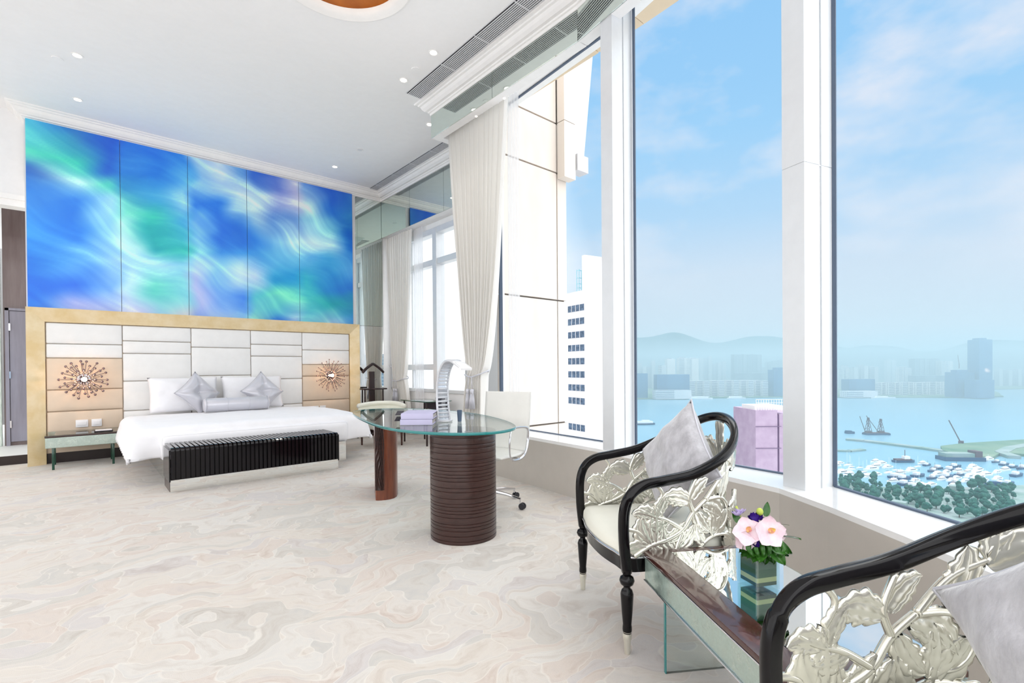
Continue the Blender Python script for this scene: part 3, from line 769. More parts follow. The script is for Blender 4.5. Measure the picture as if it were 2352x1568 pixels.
# ================================================================== BED
bed = thing('bed', 'low king bed with a mirrored plinth and mattress under white linen', 'bed', (1.6, 7.3, 0))
MB().box(.66, 2.54, 6.14, 8.44, 0, .25).build('plinth', 'mirror_clear', bed)
MB().rbox(1.6, 7.27, .37, 1.0, 1.12, .14, .07, 4, 4).build('mattress', 'linen', bed, 'all')
def duvet():
    x0, x1, y0, y1 = .37, 2.86, 6.22, 7.98
    nu, nv = 90, 80
    def fn(u, v):
        # sheet wraps over the mattress edge and hangs
        def wrap(s, half, hang):     # s in metres from the middle -> (offset, drop)
            a = abs(s); flat = half-.10; R = .11
            if a <= flat: return s, 0.0
            a -= flat; q = R*PI/2
            if a < q: th = a/R; return math.copysign(flat+R*math.sin(th), s), R*(1-math.cos(th))
            return math.copysign(flat+R+.03*math.sin((a-q)*9), s), R+(a-q)
        half_x = (x1-x0)/2; sx = (u*2-1)*(half_x+.24); px, dx = wrap(sx, half_x, .3)
        half_y = (y1-y0)/2; sy = v*(y1-y0+.30)-.30-half_y+.0; py, dy = wrap(sy, half_y, .3) if sy < 0 else (sy, 0)
        X = (x0+x1)/2+px; Y = (y0+y1)/2+py
        n1 = noise.noise(Vector((X*1.6, Y*1.4, .4))); n2 = noise.noise(Vector((X*4.2, Y*3.1, 1.7)))
        Z = .585+.018*n1+.006*n2-max(dx, dy)*1.0-.25*min(dx, dy)
        f = max(dx, dy)
        if f > .12:
            w = math.sin((Y if dx > dy else X)*17+n1*3)*.014*(f-.1)*6
            if dx > dy: X += math.copysign(w, px)
            else: Y += w
        return (X, Y, max(Z, .27+.02*n2))
    o = MB().sheet(nu, nv, fn).build('duvet', 'linen', None, 'all')
    so = o.modifiers.new('thick', 'SOLIDIFY'); so.thickness = .03; so.offset = -1
    tag(o, 'plump white duvet spread over the bed behind the slatted bench', 'duvet')
duvet()
def sheet_top():
    o = MB().sheet(50, 16, lambda u, v: (.52+2.16*u, 7.9+.55*v, .555+.012*noise.noise(Vector((u*6, v*3, 2)))-.02*abs(u*2-1)**8)).build('bed_sheet', 'linen', None, 'all')
    so = o.modifiers.new('thick', 'SOLIDIFY'); so.thickness = .03; so.offset = -1
    tag(o, 'flat white sheet at the pillow end of the bed', 'bed sheet')
sheet_top()
def pillow_mesh(w, h, th, corner=.12, tuft=False, n=22, wr=.0, seed=0, power=2.4):
    """pillow in its own XZ plane, +-Y thick"""
    mb = MB()
    for side in (-1, 1):
        def fn(u, v):
            a, b = u*2-1, v*2-1
            t = max(0, (1-abs(a)**power))**.5*max(0, (1-abs(b)**power))**.5
            k = 1-corner*(1-abs(b)**2)*abs(a)**3; k2 = 1-corner*(1-abs(a)**2)*abs(b)**3
            y = side*th*t
            if tuft:
                r = math.hypot(a, b); y *= min(1, .30+1.5*r); y *= 1-.32*math.exp(-(abs(abs(a)-abs(b))/.10)**2)*(1-t*.2)
            y += side*wr*noise.noise(Vector((a*2.6+seed, b*2.6, side+seed)))*t
            return (a*w/2*k, y, b*h/2*k2)
        mb.sheet(n, n, fn)
    # weld rims
    return mb
def cushion(name, M, w, h, th, m, label, cat, group=None, piping=None, **k):
    t = pillow_mesh(w, h, th, **k)
    loc = M.translation
    root = thing(name, label, cat, loc, group)
    bm = bmesh.new(); me = bpy.data.meshes.new('cover')
    me.from_pydata([tuple((M @ Vector(v))-loc) for v in t.v], [], t.f); bm.from_mesh(me); bmesh.ops.remove_doubles(bm, verts=bm.verts, dist=.0008); bmesh.ops.recalc_face_normals(bm, faces=bm.faces); bm.to_mesh(me); bm.free()
    for p in me.polygons: p.use_smooth = True
    me.materials.append(MATS[m]); o = bpy.data.objects.new('cover', me); COL.objects.link(o); o.parent = root
    if piping:
        c = k.get('corner', .12); pts = []
        for s in range(4):
            for i in range(14):
                q = i/14*2-1
                a, b = ((q, -1), (1, q), (-q, 1), (-1, -q))[s]
                kk = 1-c*(1-abs(b)**2)*abs(a)**3; k2 = 1-c*(1-abs(a)**2)*abs(b)**3
                pts.append(M @ Vector((a*w/2*kk, 0, b*h/2*k2)))
        pts.append(pts[0]); MB().tube(pts, .0045, 6, caps=False).build('piping', piping, root, 'all')
    if k.get('tuft'):
        for s in (-1, 1): MB().ball((0, s*th*.27, 0), .012, 8, 6, (1, .6, 1)).build('button', m, root, 'all', M=M)
    return root
def MX(loc, rx=0, ry=0, rz=0): return Matrix.Translation(loc) @ Euler((rx, ry, rz), 'XYZ').to_matrix().to_4x4()
TR = math.radians
cushion('pillow', MX((1.10, 8.28, .83), TR(-16), 0, TR(3)), .84, .50, .10, 'linen', 'white bed pillow with a flange, leaning behind the left silver cushion', 'pillow', 'white bed pillows', corner=.05, wr=.02, seed=1)
cushion('pillow', MX((1.98, 8.28, .83), TR(-16), 0, TR(-2)), .84, .50, .10, 'linen', 'white bed pillow leaning behind the right silver cushion', 'pillow', 'white bed pillows', corner=.05, wr=.02, seed=4)
cushion('silver_cushion', MX((1.225, 8.05, .85), TR(-22), TR(45), TR(6)), .44, .44, .10, 'silver_satin', 'silver satin cushion buttoned in the middle, standing on its corner at the left', 'cushion', 'buttoned silver cushions', piping='silver_satin', corner=.10, tuft=True, seed=2, wr=.01)
cushion('silver_cushion', MX((2.055, 8.05, .845), TR(-22), TR(45), TR(-8)), .44, .44, .10, 'silver_satin', 'silver satin cushion buttoned in the middle, standing on its corner at the right', 'cushion', 'buttoned silver cushions', piping='silver_satin', corner=.10, tuft=True, seed=7, wr=.01)
bo = thing('bolster', 'narrow silver satin bolster lying between the two buttoned cushions', 'bolster', (1.66, 7.88, .69))
MB().tube([(1.25, 7.80, .69), (1.252, 7.80, .69), (1.27, 7.80, .69), (1.66, 7.795, .69), (2.05, 7.80, .69), (2.068, 7.80, .69), (2.07, 7.80, .69)], [.02, .08, .092, .095, .092, .08, .02], 20).build('cover', 'silver_satin', bo, 'all')
for x in (1.27, 1.53, 1.80, 2.05): MB().tube([(x+.002*math.sin(a), 7.80+.097*math.cos(a), .69+.097*math.sin(a)) for a in [2*PI*j/24 for j in range(25)]], .004, 5, caps=False).build('piping', 'silver_satin', bo, 'all')

# ================================================================== SLATTED BENCH
bn = thing('slatted_bench', 'glossy black bench of forty bent slats at the foot of the bed', 'bench', (1.445, 5.9, 0))
N = 40; X0, X1 = .632, 2.262; st = (X1-X0)/N
for k in range(N):
    x = X0+st*(k+.15); mb = MB(); w = st*.66
    prof = [(6.12, .405), (6.12, .427), (5.70, .427), (5.682, .422), (5.672, .41), (5.668, .395), (5.668, .13), (5.675, .118), (5.69, .118), (5.692, .13), (5.692, .39), (5.70, .402), (5.715, .405)]
    n = len(prof); mb.v = [(x, y, z) for y, z in prof]+[(x+w, y, z) for y, z in prof]
    mb.f = [tuple(range(n-1, -1, -1)), tuple(range(n, 2*n))]+[(i, (i+1) % n, n+(i+1) % n, n+i) for i in range(n)]
    mb.build('slat', 'ebony', bn)
MB().box(X0+.03, X1-.03, 5.70, 5.73, .02, .40).box(X0+.02, X1-.02, 5.73, 6.10, .34, .40).build('inner_frame', 'ebony', bn)
MB().box(X0-.008, X0+.004, 5.69, 6.12, .10, .404).build('end_panel', 'ebony', bn)
MB().box(X1-.002, X1+.01, 5.69, 6.12, .10, .404).build('end_panel', 'ebony', bn)
MB().box(X0, X1, 5.694, 5.699, .0, .115).build('mirror_plinth', 'mirror_clear', bn)
MB().box(X0, X1, 5.73, 6.11, 0, .10).build('base', 'walnut_dark', bn)

# ================================================================== NIGHTSTANDS
def nightstand(x0, label, legs=True):
    t = thing('nightstand', label, 'nightstand', (x0, 7.95, 0), 'glass-legged nightstands beside the bed')
    w = .70 if x0 < 1 else .68; y0 = 7.93
    MB().bevbox(x0, x0+w, y0, 8.49, .385, .405, .004).build('wood_top', 'walnut_dark', t, True)
    MB().box(x0+.004, x0+w-.004, y0+.004, 8.49, .4055, .413).build('glass_top', 'clear_glass', t)
    MB().bevbox(x0+.005, x0+w-.01, y0+.008, 8.48, .26, .384, .006).build('drawer_case', 'mirror_antique', t)
    for x in (x0+.06, x0+w-.085):
        for y in (y0+.03, 8.40): MB().bevbox(x, x+.024, y, y+.024, 0, .26, .004).build('leg', 'bottle_glass', t, True)
nightstand(-.327, 'mirrored nightstand with green glass legs at the left of the bed')
nightstand(2.90, 'mirrored nightstand mostly hidden behind the right side of the duvet')
rc = thing('notepad_tray', 'small tray with a white notepad on the left nightstand', 'tray', (.22, 8.05, .413))
MB().bevbox(.12, .30, 7.98, 8.12, .4135, .424, .003).build('tray', 'dark_card', rc, True); MB().box(.13, .29, 7.99, 8.11, .4245, .432).build('notepad', 'plastic_white', rc)
gd = thing('glass_dish', 'tiny round glass dish at the outer corner of the left nightstand', 'dish', (-.27, 8.05, .413))
MB().lathe([(.028, .0005), (.04, .03), (.038, .03), (.026, .004)], (-.27, 8.05, .413), 20).build('bowl', 'clear_glass', gd, True)

# ================================================================== DESK
dk = thing('writing_desk', 'large oval glass writing desk on a ribbed dark drum and a carved wooden slab', 'desk', (2.02, 2.84, 0))
OUT = spline([(1.63, 3.12), (1.69, 2.83), (1.83, 2.60), (2.05, 2.50), (2.27, 2.57), (2.43, 2.78), (2.58, 3.12), (2.70, 3.55), (2.73, 3.95), (2.66, 4.35), (2.48, 4.68), (2.24, 4.80), (2.05, 4.72), (1.93, 4.50), (1.82, 4.15), (1.72, 3.75), (1.65, 3.40)], 6, True)
ct = Vector((2.15, 3.6))
def inset(p, q): v = Vector(p)-ct; return tuple(ct+v*(1-q/v.length))
MB().prism([inset(p, .002) for p in OUT], .7375, .7535).build('glass_top', 'desk_glass', dk)
rim = MB(); n = len(OUT)
prof = [(.0, .7352), (-.002, .7368), (-.002, .7522), (.0, .754), (.004, .7545), (.004, .7345)]
for p in OUT:
    for q, z in prof: x, y = inset(p, q+.002); rim.v.append((x, y, z))
m = len(prof)
for i in range(n):
    for j in range(m): rim.f.append((i*m+j, ((i+1) % n)*m+j, ((i+1) % n)*m+(j+1) % m, i*m+(j+1) % m))
rim.build('glass_edge', 'teal_edge', dk, 'all')
cx, cy = 2.02, 2.84
random.seed(5); z = 0.0; prof = [(.215, 0), (.229, .0)]
while z < .70:
    h = random.choice([.020, .026, .034, .044, .024]); h = min(h, .728-z)
    prof += [(.2262, z), (.2296, z+.002), (.2306, z+h*.5), (.2298, z+h-.003), (.2262, z+h-.001)]; z += h
prof += [(.2295, .7285), (.2295, .7340), (.0, .7341)]
MB().lathe(prof, (cx, cy, 0), 72).build('drum', 'walnut_dark', dk, True, 30)
# carved slab: lens plan
sd, sp_ = Vector((.431, .902)), Vector((.902, -.431))
def SL(a, b): return (1.961+sd.x*a+sp_.x*b, 4.095+sd.y*a+sp_.y*b)
PL = [SL(a, b) for a, b in ((0, 0), (-.012, .02), (-.016, .05), (-.012, .088), (.0, .125), (.03, .16), (.08, .185), (.18, .20), (.34, .20), (.48, .17), (.57, .11), (.59, .05), (.55, .005), (.3, -.01))]
MB().prism(PL, 0, .7345).build('slab', 'walnut_red', dk, True, 30)
def carve(u, v):
    z = .09+.60*v
    s = math.sin(38*u+9*noise.noise(Vector((u*2.2, z*4.2, .3)))+8*z+5*math.sin(z*9))
    d = .007*s*min(1, 6*u*(1-u)+.3)
    x, y = SL(-.004-.020*math.sin(u*PI)-d*.8, -.004+.092*u)
    return (x, y, z)
MB().sheet(46, 130, carve).build('carved_face', 'walnut_dark', dk, 'all')
# desk objects
bk = thing('box_file', 'two lavender box files with dark papers stacked on the glass desk', 'folder', (1.95, 3.15, .7545))
Mb = Matrix.Translation((1.935, 3.285, .7545)) @ Matrix.Rotation(TR(-40), 4, 'Z')
def boxfile(z, sh, w=.235, h=.042, l=.30):
    o = MB().bevbox(-w/2+sh, w/2+sh, -l/2, -l/2+.006, z, z+h, .002).bevbox(-w/2+sh, w/2+sh, -l/2, l/2, z, z+.004, .0015).bevbox(-w/2+sh, w/2+sh, -l/2, l/2, z+h-.004, z+h, .0015).build('file_cover', 'lavender_card', bk, True, M=Mb)
    MB().box(-w/2+sh+.01, w/2+sh-.006, -l/2+.008, l/2-.01, z+.005, z+h-.012).build('papers', 'paper', bk, M=Mb)
    MB().bar((-w/2+sh-.02, -l/2+.02, z+h-.012), (-w/2+sh-.05, l/2-.05, z+h-.002), .05, .002).build('loose_flap', 'dark_card', bk, M=Mb)
boxfile(0.001, 0); boxfile(.0445, .006)
lampT = thing('desk_lamp', 'clear ribbed acrylic arch lamp standing on the glass desk', 'desk lamp', (2.13, 3.16, .7545))
axd = Vector((-.046, -.995, 0)); lm = []; wd = Vector((.995, -.046, 0)); k_ = 1.55
for (px, pz) in ((.0, .0), (-.006, .08), (-.012, .17), (-.010, .27), (.004, .35), (.030, .41), (.065, .448), (.105, .452), (.15, .43), (.195, .40)):
    lm.append((2.13+axd.x*px*k_, 3.25+axd.y*px*k_, .772+pz))
cl = spline(lm, 6); N_ = len(cl)
def lw(i): return .052-.012*i/N_
for nm_, o_ in (('arch_side', -1), ('arch_side', 1)):
    MB().tube([Vector(c)+wd*o_*lw(i) for i, c in enumerate(cl)], .010, 8, up=wd, flat=.8).build(nm_, 'acrylic', lampT, 'all')
mb = MB()
for i in range(2, N_-6, 2):
    p = Vector(cl[i]); d = (Vector(cl[i+1])-Vector(cl[i-1])).normalized(); mb.tube([p-wd*lw(i), p+wd*lw(i)], .0105, 8, up=d, flat=.75)
mb.build('rib', 'acrylic', lampT, 'all')
mb = MB()
for i in range(N_):
    d = (Vector(cl[min(i+1, N_-1)])-Vector(cl[max(i-1, 0)])).normalized(); q = d.cross(wd)
    for sx, sz in ((-1, -1), (1, -1), (1, 1), (-1, 1)): mb.v.append(tuple(Vector(cl[i])+wd*sx*lw(i)*.96+q*sz*.003))
for i in range(N_-1):
    for j in range(4): mb.f.append((i*4+j, i*4+(j+1) % 4, (i+1)*4+(j+1) % 4, (i+1)*4+j))
mb.build('arch_sheet', 'acrylic_frost', lampT)
e = Vector(cl[-1]); d = (Vector(cl[-1])-Vector(cl[-4])).normalized()
MB().bar(tuple(e-d*.10), tuple(e+d*.03), .095, .016).build('lamp_head', 'plastic_white', lampT)
MB().lathe([(.062, .0005), (.068, .003), (.066, .014), (.02, .018)], (2.13, 3.25, .7545), 32).build('base', 'acrylic', lampT, True)
pc = thing('pen_cup', 'small tapered dark pen cup beside the acrylic lamp', 'pen cup', (2.21, 3.15, .7545))
MB().lathe([(.015, .0005), (.020, .09), (.017, .09), (.012, .004)], (2.21, 3.15, .7545), 20).build('cup', 'dark_window', pc, True)

# ================================================================== DESK CHAIR
def desk_chair():
    c = Vector((2.62, 3.29, 0)); th = math.atan2(-.326, -.949)
    M = Matrix.Translation(c) @ Matrix.Rotation(th, 4, 'Z')       # local +X = facing, Y = left
    t = thing('desk_chair', 'white leather swivel chair with chrome loop arms tucked at the desk', 'office chair', tuple(c))
    # shell: seat curving up into the back
    prof = spline([(.23, .455), (.20, .47), (.05, .462), (-.10, .458), (-.19, .475), (-.235, .54), (-.255, .70), (-.275, .86), (-.285, .955)], 5)
    W2 = .235
    def shell(off, nm, m, th_):
        mb = MB(); n = 14
        for i, (x, z) in enumerate(prof):
            a = prof[max(i-1, 0)]; b = prof[min(i+1, len(prof)-1)]; tx, tz = b[0]-a[0], b[1]-a[1]; L = math.hypot(tx, tz); nx, nz = tz/L, -tx/L
            for j in range(n+1):
                y = (j/n*2-1); e = (1-abs(y)**6)**.5 if abs(y) < 1 else 0
                endk = min(1, min(i, len(prof)-1-i)/1.5+.25)
                rb = 1+.06*abs(math.sin(i*.55))
                mb.v.append((x+nx*(off-.02*(y*y)), y*W2, z+nz*(off-.02*(y*y))))
            for j in range(n, -1, -1):
                y = (j/n*2-1); mb.v.append((x+nx*(off+th_*rb*max(.25, (1-y**6))*endk-.02*(y*y)), y*W2, z+nz*(off+th_*rb*max(.25, (1-y**6))*endk-.02*(y*y))))
        q = 2*(n+1)
        for i in range(len(prof)-1):
            for j in range(q): mb.f.append((i*q+j, i*q+(j+1) % q, (i+1)*q+(j+1) % q, (i+1)*q+j))
        mb.f.append(tuple(range(q-1, -1, -1))); mb.f.append(tuple((len(prof)-1)*q+j for j in range(q)))
        return mb
    k = 20
    full = list(prof)
    prof[:] = full[:k]; shell(0, 's', 0, -.045).build('seat', 'white_leather', t, 'all', M=M)
    prof[:] = full[k-1:]; shell(0, 'b', 0, -.045).build('backrest', 'white_leather', t, 'all', M=M)
    for s in (-1, 1):
        y = s*.262
        pts = spline([(.075, y, .42), (.115, y, .47), (.125, y*1.02, .56), (.10, y*1.02, .66), (.04, y*1.02, .675), (-.12, y*1.02, .665), (-.185, y*1.02, .64), (-.20, y*1.0, .56), (-.17, y, .47), (-.11, y, .42), (-.02, y*.98, .405)], 5, True)
        MB().tube(pts+[pts[0]], .0115, 8, caps=False, flat=.55).build('arm_loop', 'chrome', t, 'all', M=M)
        MB().tube([(-.05, y*.2, .415), (-.05, y, .41)], .008, 8).build('arm_bracket', 'chrome', t, True, M=M)
    MB().lathe([(.026, .10), (.028, .12), (.028, .26), (.018, .265), (.018, .40), (.06, .41), (.06, .43)], (0, 0, 0), 20).build('gas_column', 'chrome', t, True, M=M)
    lv = MB().tube([(.0, -.03, .385), (.03, -.17, .38)], .006, 8).tube([(.03, -.17, .38), (.045, -.25, .376)], .010, 8); lv.build('tilt_lever', 'dark_rubber', t, True, M=M)
    hubv = MB().lathe([(.035, .09), (.045, .10), (.045, .135), (.03, .15)], (0, 0, 0), 20); hubv.build('hub', 'chrome', t, True, M=M)
    for j in range(5):
        a = TR(-52+72*j); ca, sa = math.cos(a), math.sin(a)
        leg = MB().tube([(ca*.03, sa*.03, .122), (ca*.16, sa*.16, .11), (ca*.29, sa*.29, .085)], [.017, .014, .010], 8).build('leg', 'chrome', t, True, M=M)
        MB().tube([(ca*.285, sa*.285, .055), (ca*.285, sa*.285, .092)], .007, 8).build('caster_stem', 'chrome', t, True, M=M)
        w = MB(); px, py = -sa, ca
        for s in (-1, 1):
            cxx, cyy = ca*.305+px*s*.014, sa*.305+py*s*.014
            k0 = MB().lathe([(.018, -.007), (.026, -.006), (.028, 0), (.026, .006), (.018, .007)], (0, 0, 0), 18)
            R = Matrix.Translation((cxx, cyy, .0285)) @ Matrix.Rotation(a+PI/2, 4, 'Z') @ Matrix.Rotation(PI/2, 4, 'Y')
            w.add([R @ Vector(v) for v in k0.v], k0.f)
        w.build('caster', 'dark_rubber', t, True, M=M)
desk_chair()

# ================================================================== ARMCHAIRS
SV = Vector((.526, .851, 0)); NV = Vector((-.851, .526, 0))
def armchair(origin, label, cushion_mat):
    """origin: floor point midway between the front feet; t goes back, l goes sideways"""
    t = thing('armchair', label, 'armchair', origin, 'black-railed armchairs with carved silver panels')
    O = Vector(origin)
    def P(tt, l, z): return O-NV*tt+SV*l+Vector((0, 0, z))
    HW = .2957
    near = [(.0, HW, .335), (-.012, HW, .46), (-.010, HW+.002, .58), (.018, HW+.006, .65), (.075, HW+.010, .688), (.16, HW+.014, .702), (.30, HW+.010, .727), (.44, .280, .785), (.535, .215, .85), (.588, .115, .905), (.605, 0, .925)]
    full = [P(a, -b, c) for a, b, c in near]+[P(a, b, c) for a, b, c in near[-2::-1]]
    path = [Vector(q) for q in spline([tuple(p) for p in full], 7)]
    # moulded rail: rounded-rectangular section
    mb = MB(); sec = []
    hw_, hh_ = .0165, .021
    for j in range(16):
        a = 2*PI*j/16; sec.append((hw_*math.copysign(abs(math.cos(a))**.55, math.cos(a)), hh_*math.copysign(abs(math.sin(a))**.55, math.sin(a))))
    m = len(path)
    for i, p in enumerate(path):
        d = (path[min(i+1, m-1)]-path[max(i-1, 0)]).normalized()
        # outward direction in plan, from the seat's middle
        q = p-P(.22, 0, p.z); q.z = 0
        if i < 20 or i > m-21: q = SV*(-1 if i < m/2 else 1)
        out = (q-d*q.dot(d)).normalized(); up = d.cross(out)
        for a, b in sec: mb.v.append(tuple(p+out*a+up*b))
    for i in range(m-1):
        for j in range(16): mb.f.append((i*16+j, i*16+(j+1) % 16, (i+1)*16+(j+1) % 16, (i+1)*16+j))
    mb.f.append(tuple(range(15, -1, -1))); mb.f.append(tuple((m-1)*16+j for j in range(16)))
    mb.build('arm_rail', 'gloss_black', t, 'all')
    # seat frame and seat: rounded front, tub back
    plan = [(-.045, 0), (-.04, .10), (-.02, .20), (.01, HW-.01), (.16, HW-.006), (.30, HW-.012), (.43, .262), (.52, .20), (.57, .105), (.585, 0)]
    loop = plan+[(a, -b) for a, b in plan[-2:0:-1]]
    loop = spline(loop, 5, True)
    def ring(z0, z1, k0, k1, bulge=0):
        mb = MB(); n = len(loop)
        for (z, k) in ((z0, k0*.9), (z0, k0), (z0*.6+z1*.4, k0+bulge), (z1, k1), (z1, k1*.9)):
            for a, b in loop: mb.v.append(tuple(P(.25+(a-.25)*k, b*k, z)))
        for r_ in range(4):
            for i in range(n): mb.f.append((r_*n+i, r_*n+(i+1) % n, (r_+1)*n+(i+1) % n, (r_+1)*n+i))
        mb.f.append(tuple(range(n-1, -1, -1))); mb.f.append(tuple(4*n+i for i in range(n)))
        return mb
    ring(.325, .385, .98, 1.0, .0).build('seat_frame', 'gloss_black', t, True)
    mb = MB(); n = len(loop); rr = [(.385, .985), (.40, .992), (.425, .985), (.443, .955), (.452, .85), (.457, .6), (.459, .3)]
    for z, k in rr:
        for a, b in loop: mb.v.append(tuple(P(.25+(a-.25)*k, b*k, z)))
    for r_ in range(len(rr)-1):
        for i in range(n): mb.f.append((r_*n+i, r_*n+(i+1) % n, (r_+1)*n+(i+1) % n, (r_+1)*n+i))
    mb.f.append(tuple(range(n-1, -1, -1))); mb.f.append(tuple((len(rr)-1)*n+i for i in range(n)))
    mb.build('seat', 'ivory_leather', t, 'all')
    pp = [P(.25+(a-.25)*.998, b*.998, .388) for a, b in loop]; MB().tube(pp+[pp[0]], .006, 6, caps=False).build('seat_piping', 'chrome', t, 'all')
    for s in (-1, 1):
        base = P(0, s*HW, 0)
        prof = [(.017, .085), (.0195, .10), (.0185, .115), (.0175, .12), (.022, .17), (.0255, .225), (.0265, .245), (.021, .262), (.014, .268), (.014, .276), (.026, .285), (.031, .30), (.026, .314), (.014, .322), (.02, .330), (.021, .345)]
        lg = MB().lathe(prof, tuple(base), 24).build('leg', 'gloss_black', t, True, 50)
        f = MB().lathe([(.0115, .0), (.013, .02), (.0145, .05), (.0175, .062), (.019, .078), (.0165, .085), (.0185, .092)], tuple(base), 20).build('ferrule', 'champagne', lg, True)
        f.location = (0, 0, 0)
        b2 = P(.50, s*.20, 0); b1 = P(.46, s*.19, .34)
        MB().tube([tuple(P(.56, s*.23, 0)), tuple(P(.515, s*.215, .16)), tuple(P(.49, s*.205, .34))], [.013, .017, .021], 8).build('leg', 'gloss_black', t, True)
    # ---- carved openwork panel on the tub surface
    topc = [q for q in near]; side = [(a, b, c) for a, b, c in topc if True]
    rail_pts = spline([(0.0, HW, .66), (.075, HW+.006, .675), (.16, HW+.01, .69), (.30, HW+.006, .713), (.44, .276, .77), (.535, .211, .835), (.588, .112, .89), (.603, 0, .91), (.588, -.112, .89), (.535, -.211, .835), (.44, -.276, .77), (.30, -HW-.006, .713), (.16, -HW-.01, .69), (.075, -HW-.006, .675), (0, -HW, .66)], 10)
    acc = [0]
    for i in range(1, len(rail_pts)): acc.append(acc[-1]+math.hypot(rail_pts[i][0]-rail_pts[i-1][0], rail_pts[i][1]-rail_pts[i-1][1]))
    LT = acc[-1]
    def S(s, h, off=0.0):
        """s: metres around the tub (0 = +l front post), h: 0 seat rail .. 1 arm rail"""
        s = max(0, min(LT-1e-5, s)); i = max(k for k in range(len(acc)-1) if acc[k] <= s); f = (s-acc[i])/(acc[i+1]-acc[i])
        a, b = rail_pts[i], rail_pts[i+1]; tt = a[0]*(1-f)+b[0]*f; l = a[1]*(1-f)+b[1]*f; zt = a[2]*(1-f)+b[2]*f
        i0, i1 = max(0, i-2), min(len(rail_pts)-1, i+3); dx, dy = rail_pts[i1][0]-rail_pts[i0][0], rail_pts[i1][1]-rail_pts[i0][1]; L = math.hypot(dx, dy)
        nx, ny = -dy/L, dx/L                       # inward or outward consistently
        z = .385+(zt-.385)*h
        tt += nx*off; l += ny*off
        return P(tt, l, z)
    pan = MB()
    def leaf(s0, h0, ang, L, wd, curl=.6, lobes=4, zs=1.0, th=.006):
        wd *= 1.5; L *= 1.15
        """acanthus leaf: spine from (s0, z0) in metres on the unrolled surface"""
        n = 22; sp = []; x, y, a = s0, h0, ang
        for i in range(n+1):
            sp.append((x, y, a)); x += math.cos(a)*L/n; y += math.sin(a)*L/n; a += curl/n*(.3+1.4*i/n)
        k = len(pan.v); cols = 9
        for sidez in (1, -1):
            for i, (x, y, a) in enumerate(sp):
                u = i/n; w = wd*(math.sin(PI*min(1, u*.93+.07)**.75)**.8)*(.80+.24*abs(math.sin(lobes*PI*u+.4)))
                if i == n: w = .0015
                for c in range(cols):
                    v = c/(cols-1)*2-1
                    xx = x-math.sin(a)*v*w+math.cos(a)*abs(v)*w*.45; yy = y+math.cos(a)*v*w+math.sin(a)*abs(v)*w*.45
                    relief = th*(1.15-abs(v)**2*.75)+.0048*math.cos(v*3*PI)*(1-u*.4)
                    pan.v.append(tuple(S(xx, yy, sidez*max(.0012, relief))))
        N = (n+1)*cols
        for q in range(2):
            for i in range(n):
                for c in range(cols-1):
                    a_ = k+q*N+i*cols+c; f = (a_, a_+1, a_+cols+1, a_+cols); pan.f.append(f if q == 0 else f[::-1])
        for i in range(n):
            for c in (0, cols-1):
                a_, b_ = k+i*cols+c, k+(i+1)*cols+c; f = (a_, b_, b_+N, a_+N); pan.f.append(f if c == 0 else f[::-1])
    def vine(pts, r0=.011, r1=.006):
        q = spline(pts, 7); m = len(q); pan.tube([tuple(S(a, b)) for a, b in q], [r0+(r1-r0)*i/(m-1) for i in range(m)], 8)
    # heights in leaf() are h-units scaled so that one unit is the panel height (~.3 m)
    HH = .30
    def side_motif(mir):
        def X(s): return s if not mir else LT-s
        def L_(s, h, ang, L, w, c=.6, lobes=4):
            if mir: ang = PI-ang; c = -c
            # h in units of panel height; leaf works in metres -> wrap S
            leaf(X(s), h, ang, L, w, c, lobes)
        def V_(p, r0=.011, r1=.006): vine([(X(a), b) for a, b in p], r0, r1)
        V_([(.03, .04), (.10, .18), (.17, .24), (.24, .35), (.29, .55), (.35, .66)], .013, .010)
        V_([(.20, .0), (.215, .14), (.24, .33)], .012, .010)
        V_([(.24, .35), (.17, .50), (.10, .60), (.05, .72)], .011, .007)
        V_([(.29, .55), (.27, .75), (.30, .97)], .011, .008)
        V_([(.35, .66), (.43, .60), (.47, .42), (.44, .28), (.39, .26)], .012, .006)
        V_([(.35, .66), (.42, .82), (.50, .86)], .011, .008)
        V_([(.30, .0), (.34, .14), (.40, .20), (.48, .14), (.52, .0)], .011, .008)
        V_([(.0, .45), (.05, .38), (.10, .20)], .010, .008)
        V_([(.13, .99), (.15, .85), (.10, .62)], .009, .006)
    side_motif(False); side_motif(True)
    # leaves on the unrolled surface: x in metres, y in panel-height units -> convert steps
    _S = S
    def S(s, h, off=0.0): return _S(s, max(0, min(.985, h/HH)), off)
    def mot(mir):
        def L_(s, h, ang, L, w, c=.6, lobes=4):
            if mir: leaf(LT-s, h*HH, PI-ang, L, w, -c, lobes)
            else: leaf(s, h*HH, ang, L, w, c, lobes)
        L_(.10, .20, 2.2, .115, .030, -1.0); L_(.12, .22, 1.45, .135, .028, .5, 5); L_(.09, .16, 3.0, .09, .024, .9); L_(.10, .17, -.9, .075, .022, .8)
        L_(.16, .24, .2, .10, .022, 1.2); L_(.20, .08, 2.3, .10, .024, -.9); L_(.22, .10, .6, .10, .024, .9)
        L_(.12, .58, 2.6, .09, .024, .9); L_(.13, .57, 1.3, .085, .022, -.8); L_(.18, .48, 3.5, .085, .020, -.9)
        L_(.27, .70, 2.6, .11, .028, .8); L_(.28, .72, .9, .085, .024, -.8); L_(.33, .62, -.3, .12, .026, -1.0, 5)
        L_(.30, .55, -1.2, .10, .024, .9); L_(.42, .62, 1.0, .10, .028, .7); L_(.46, .45, -2.2, .10, .026, -.9); L_(.47, .42, -.4, .10, .026, 1.1)
        L_(.38, .2, 1.2, .10, .026, .9); L_(.44, .16, -.5, .09, .024, -.7); L_(.34, .12, 2.3, .085, .022, -.9)
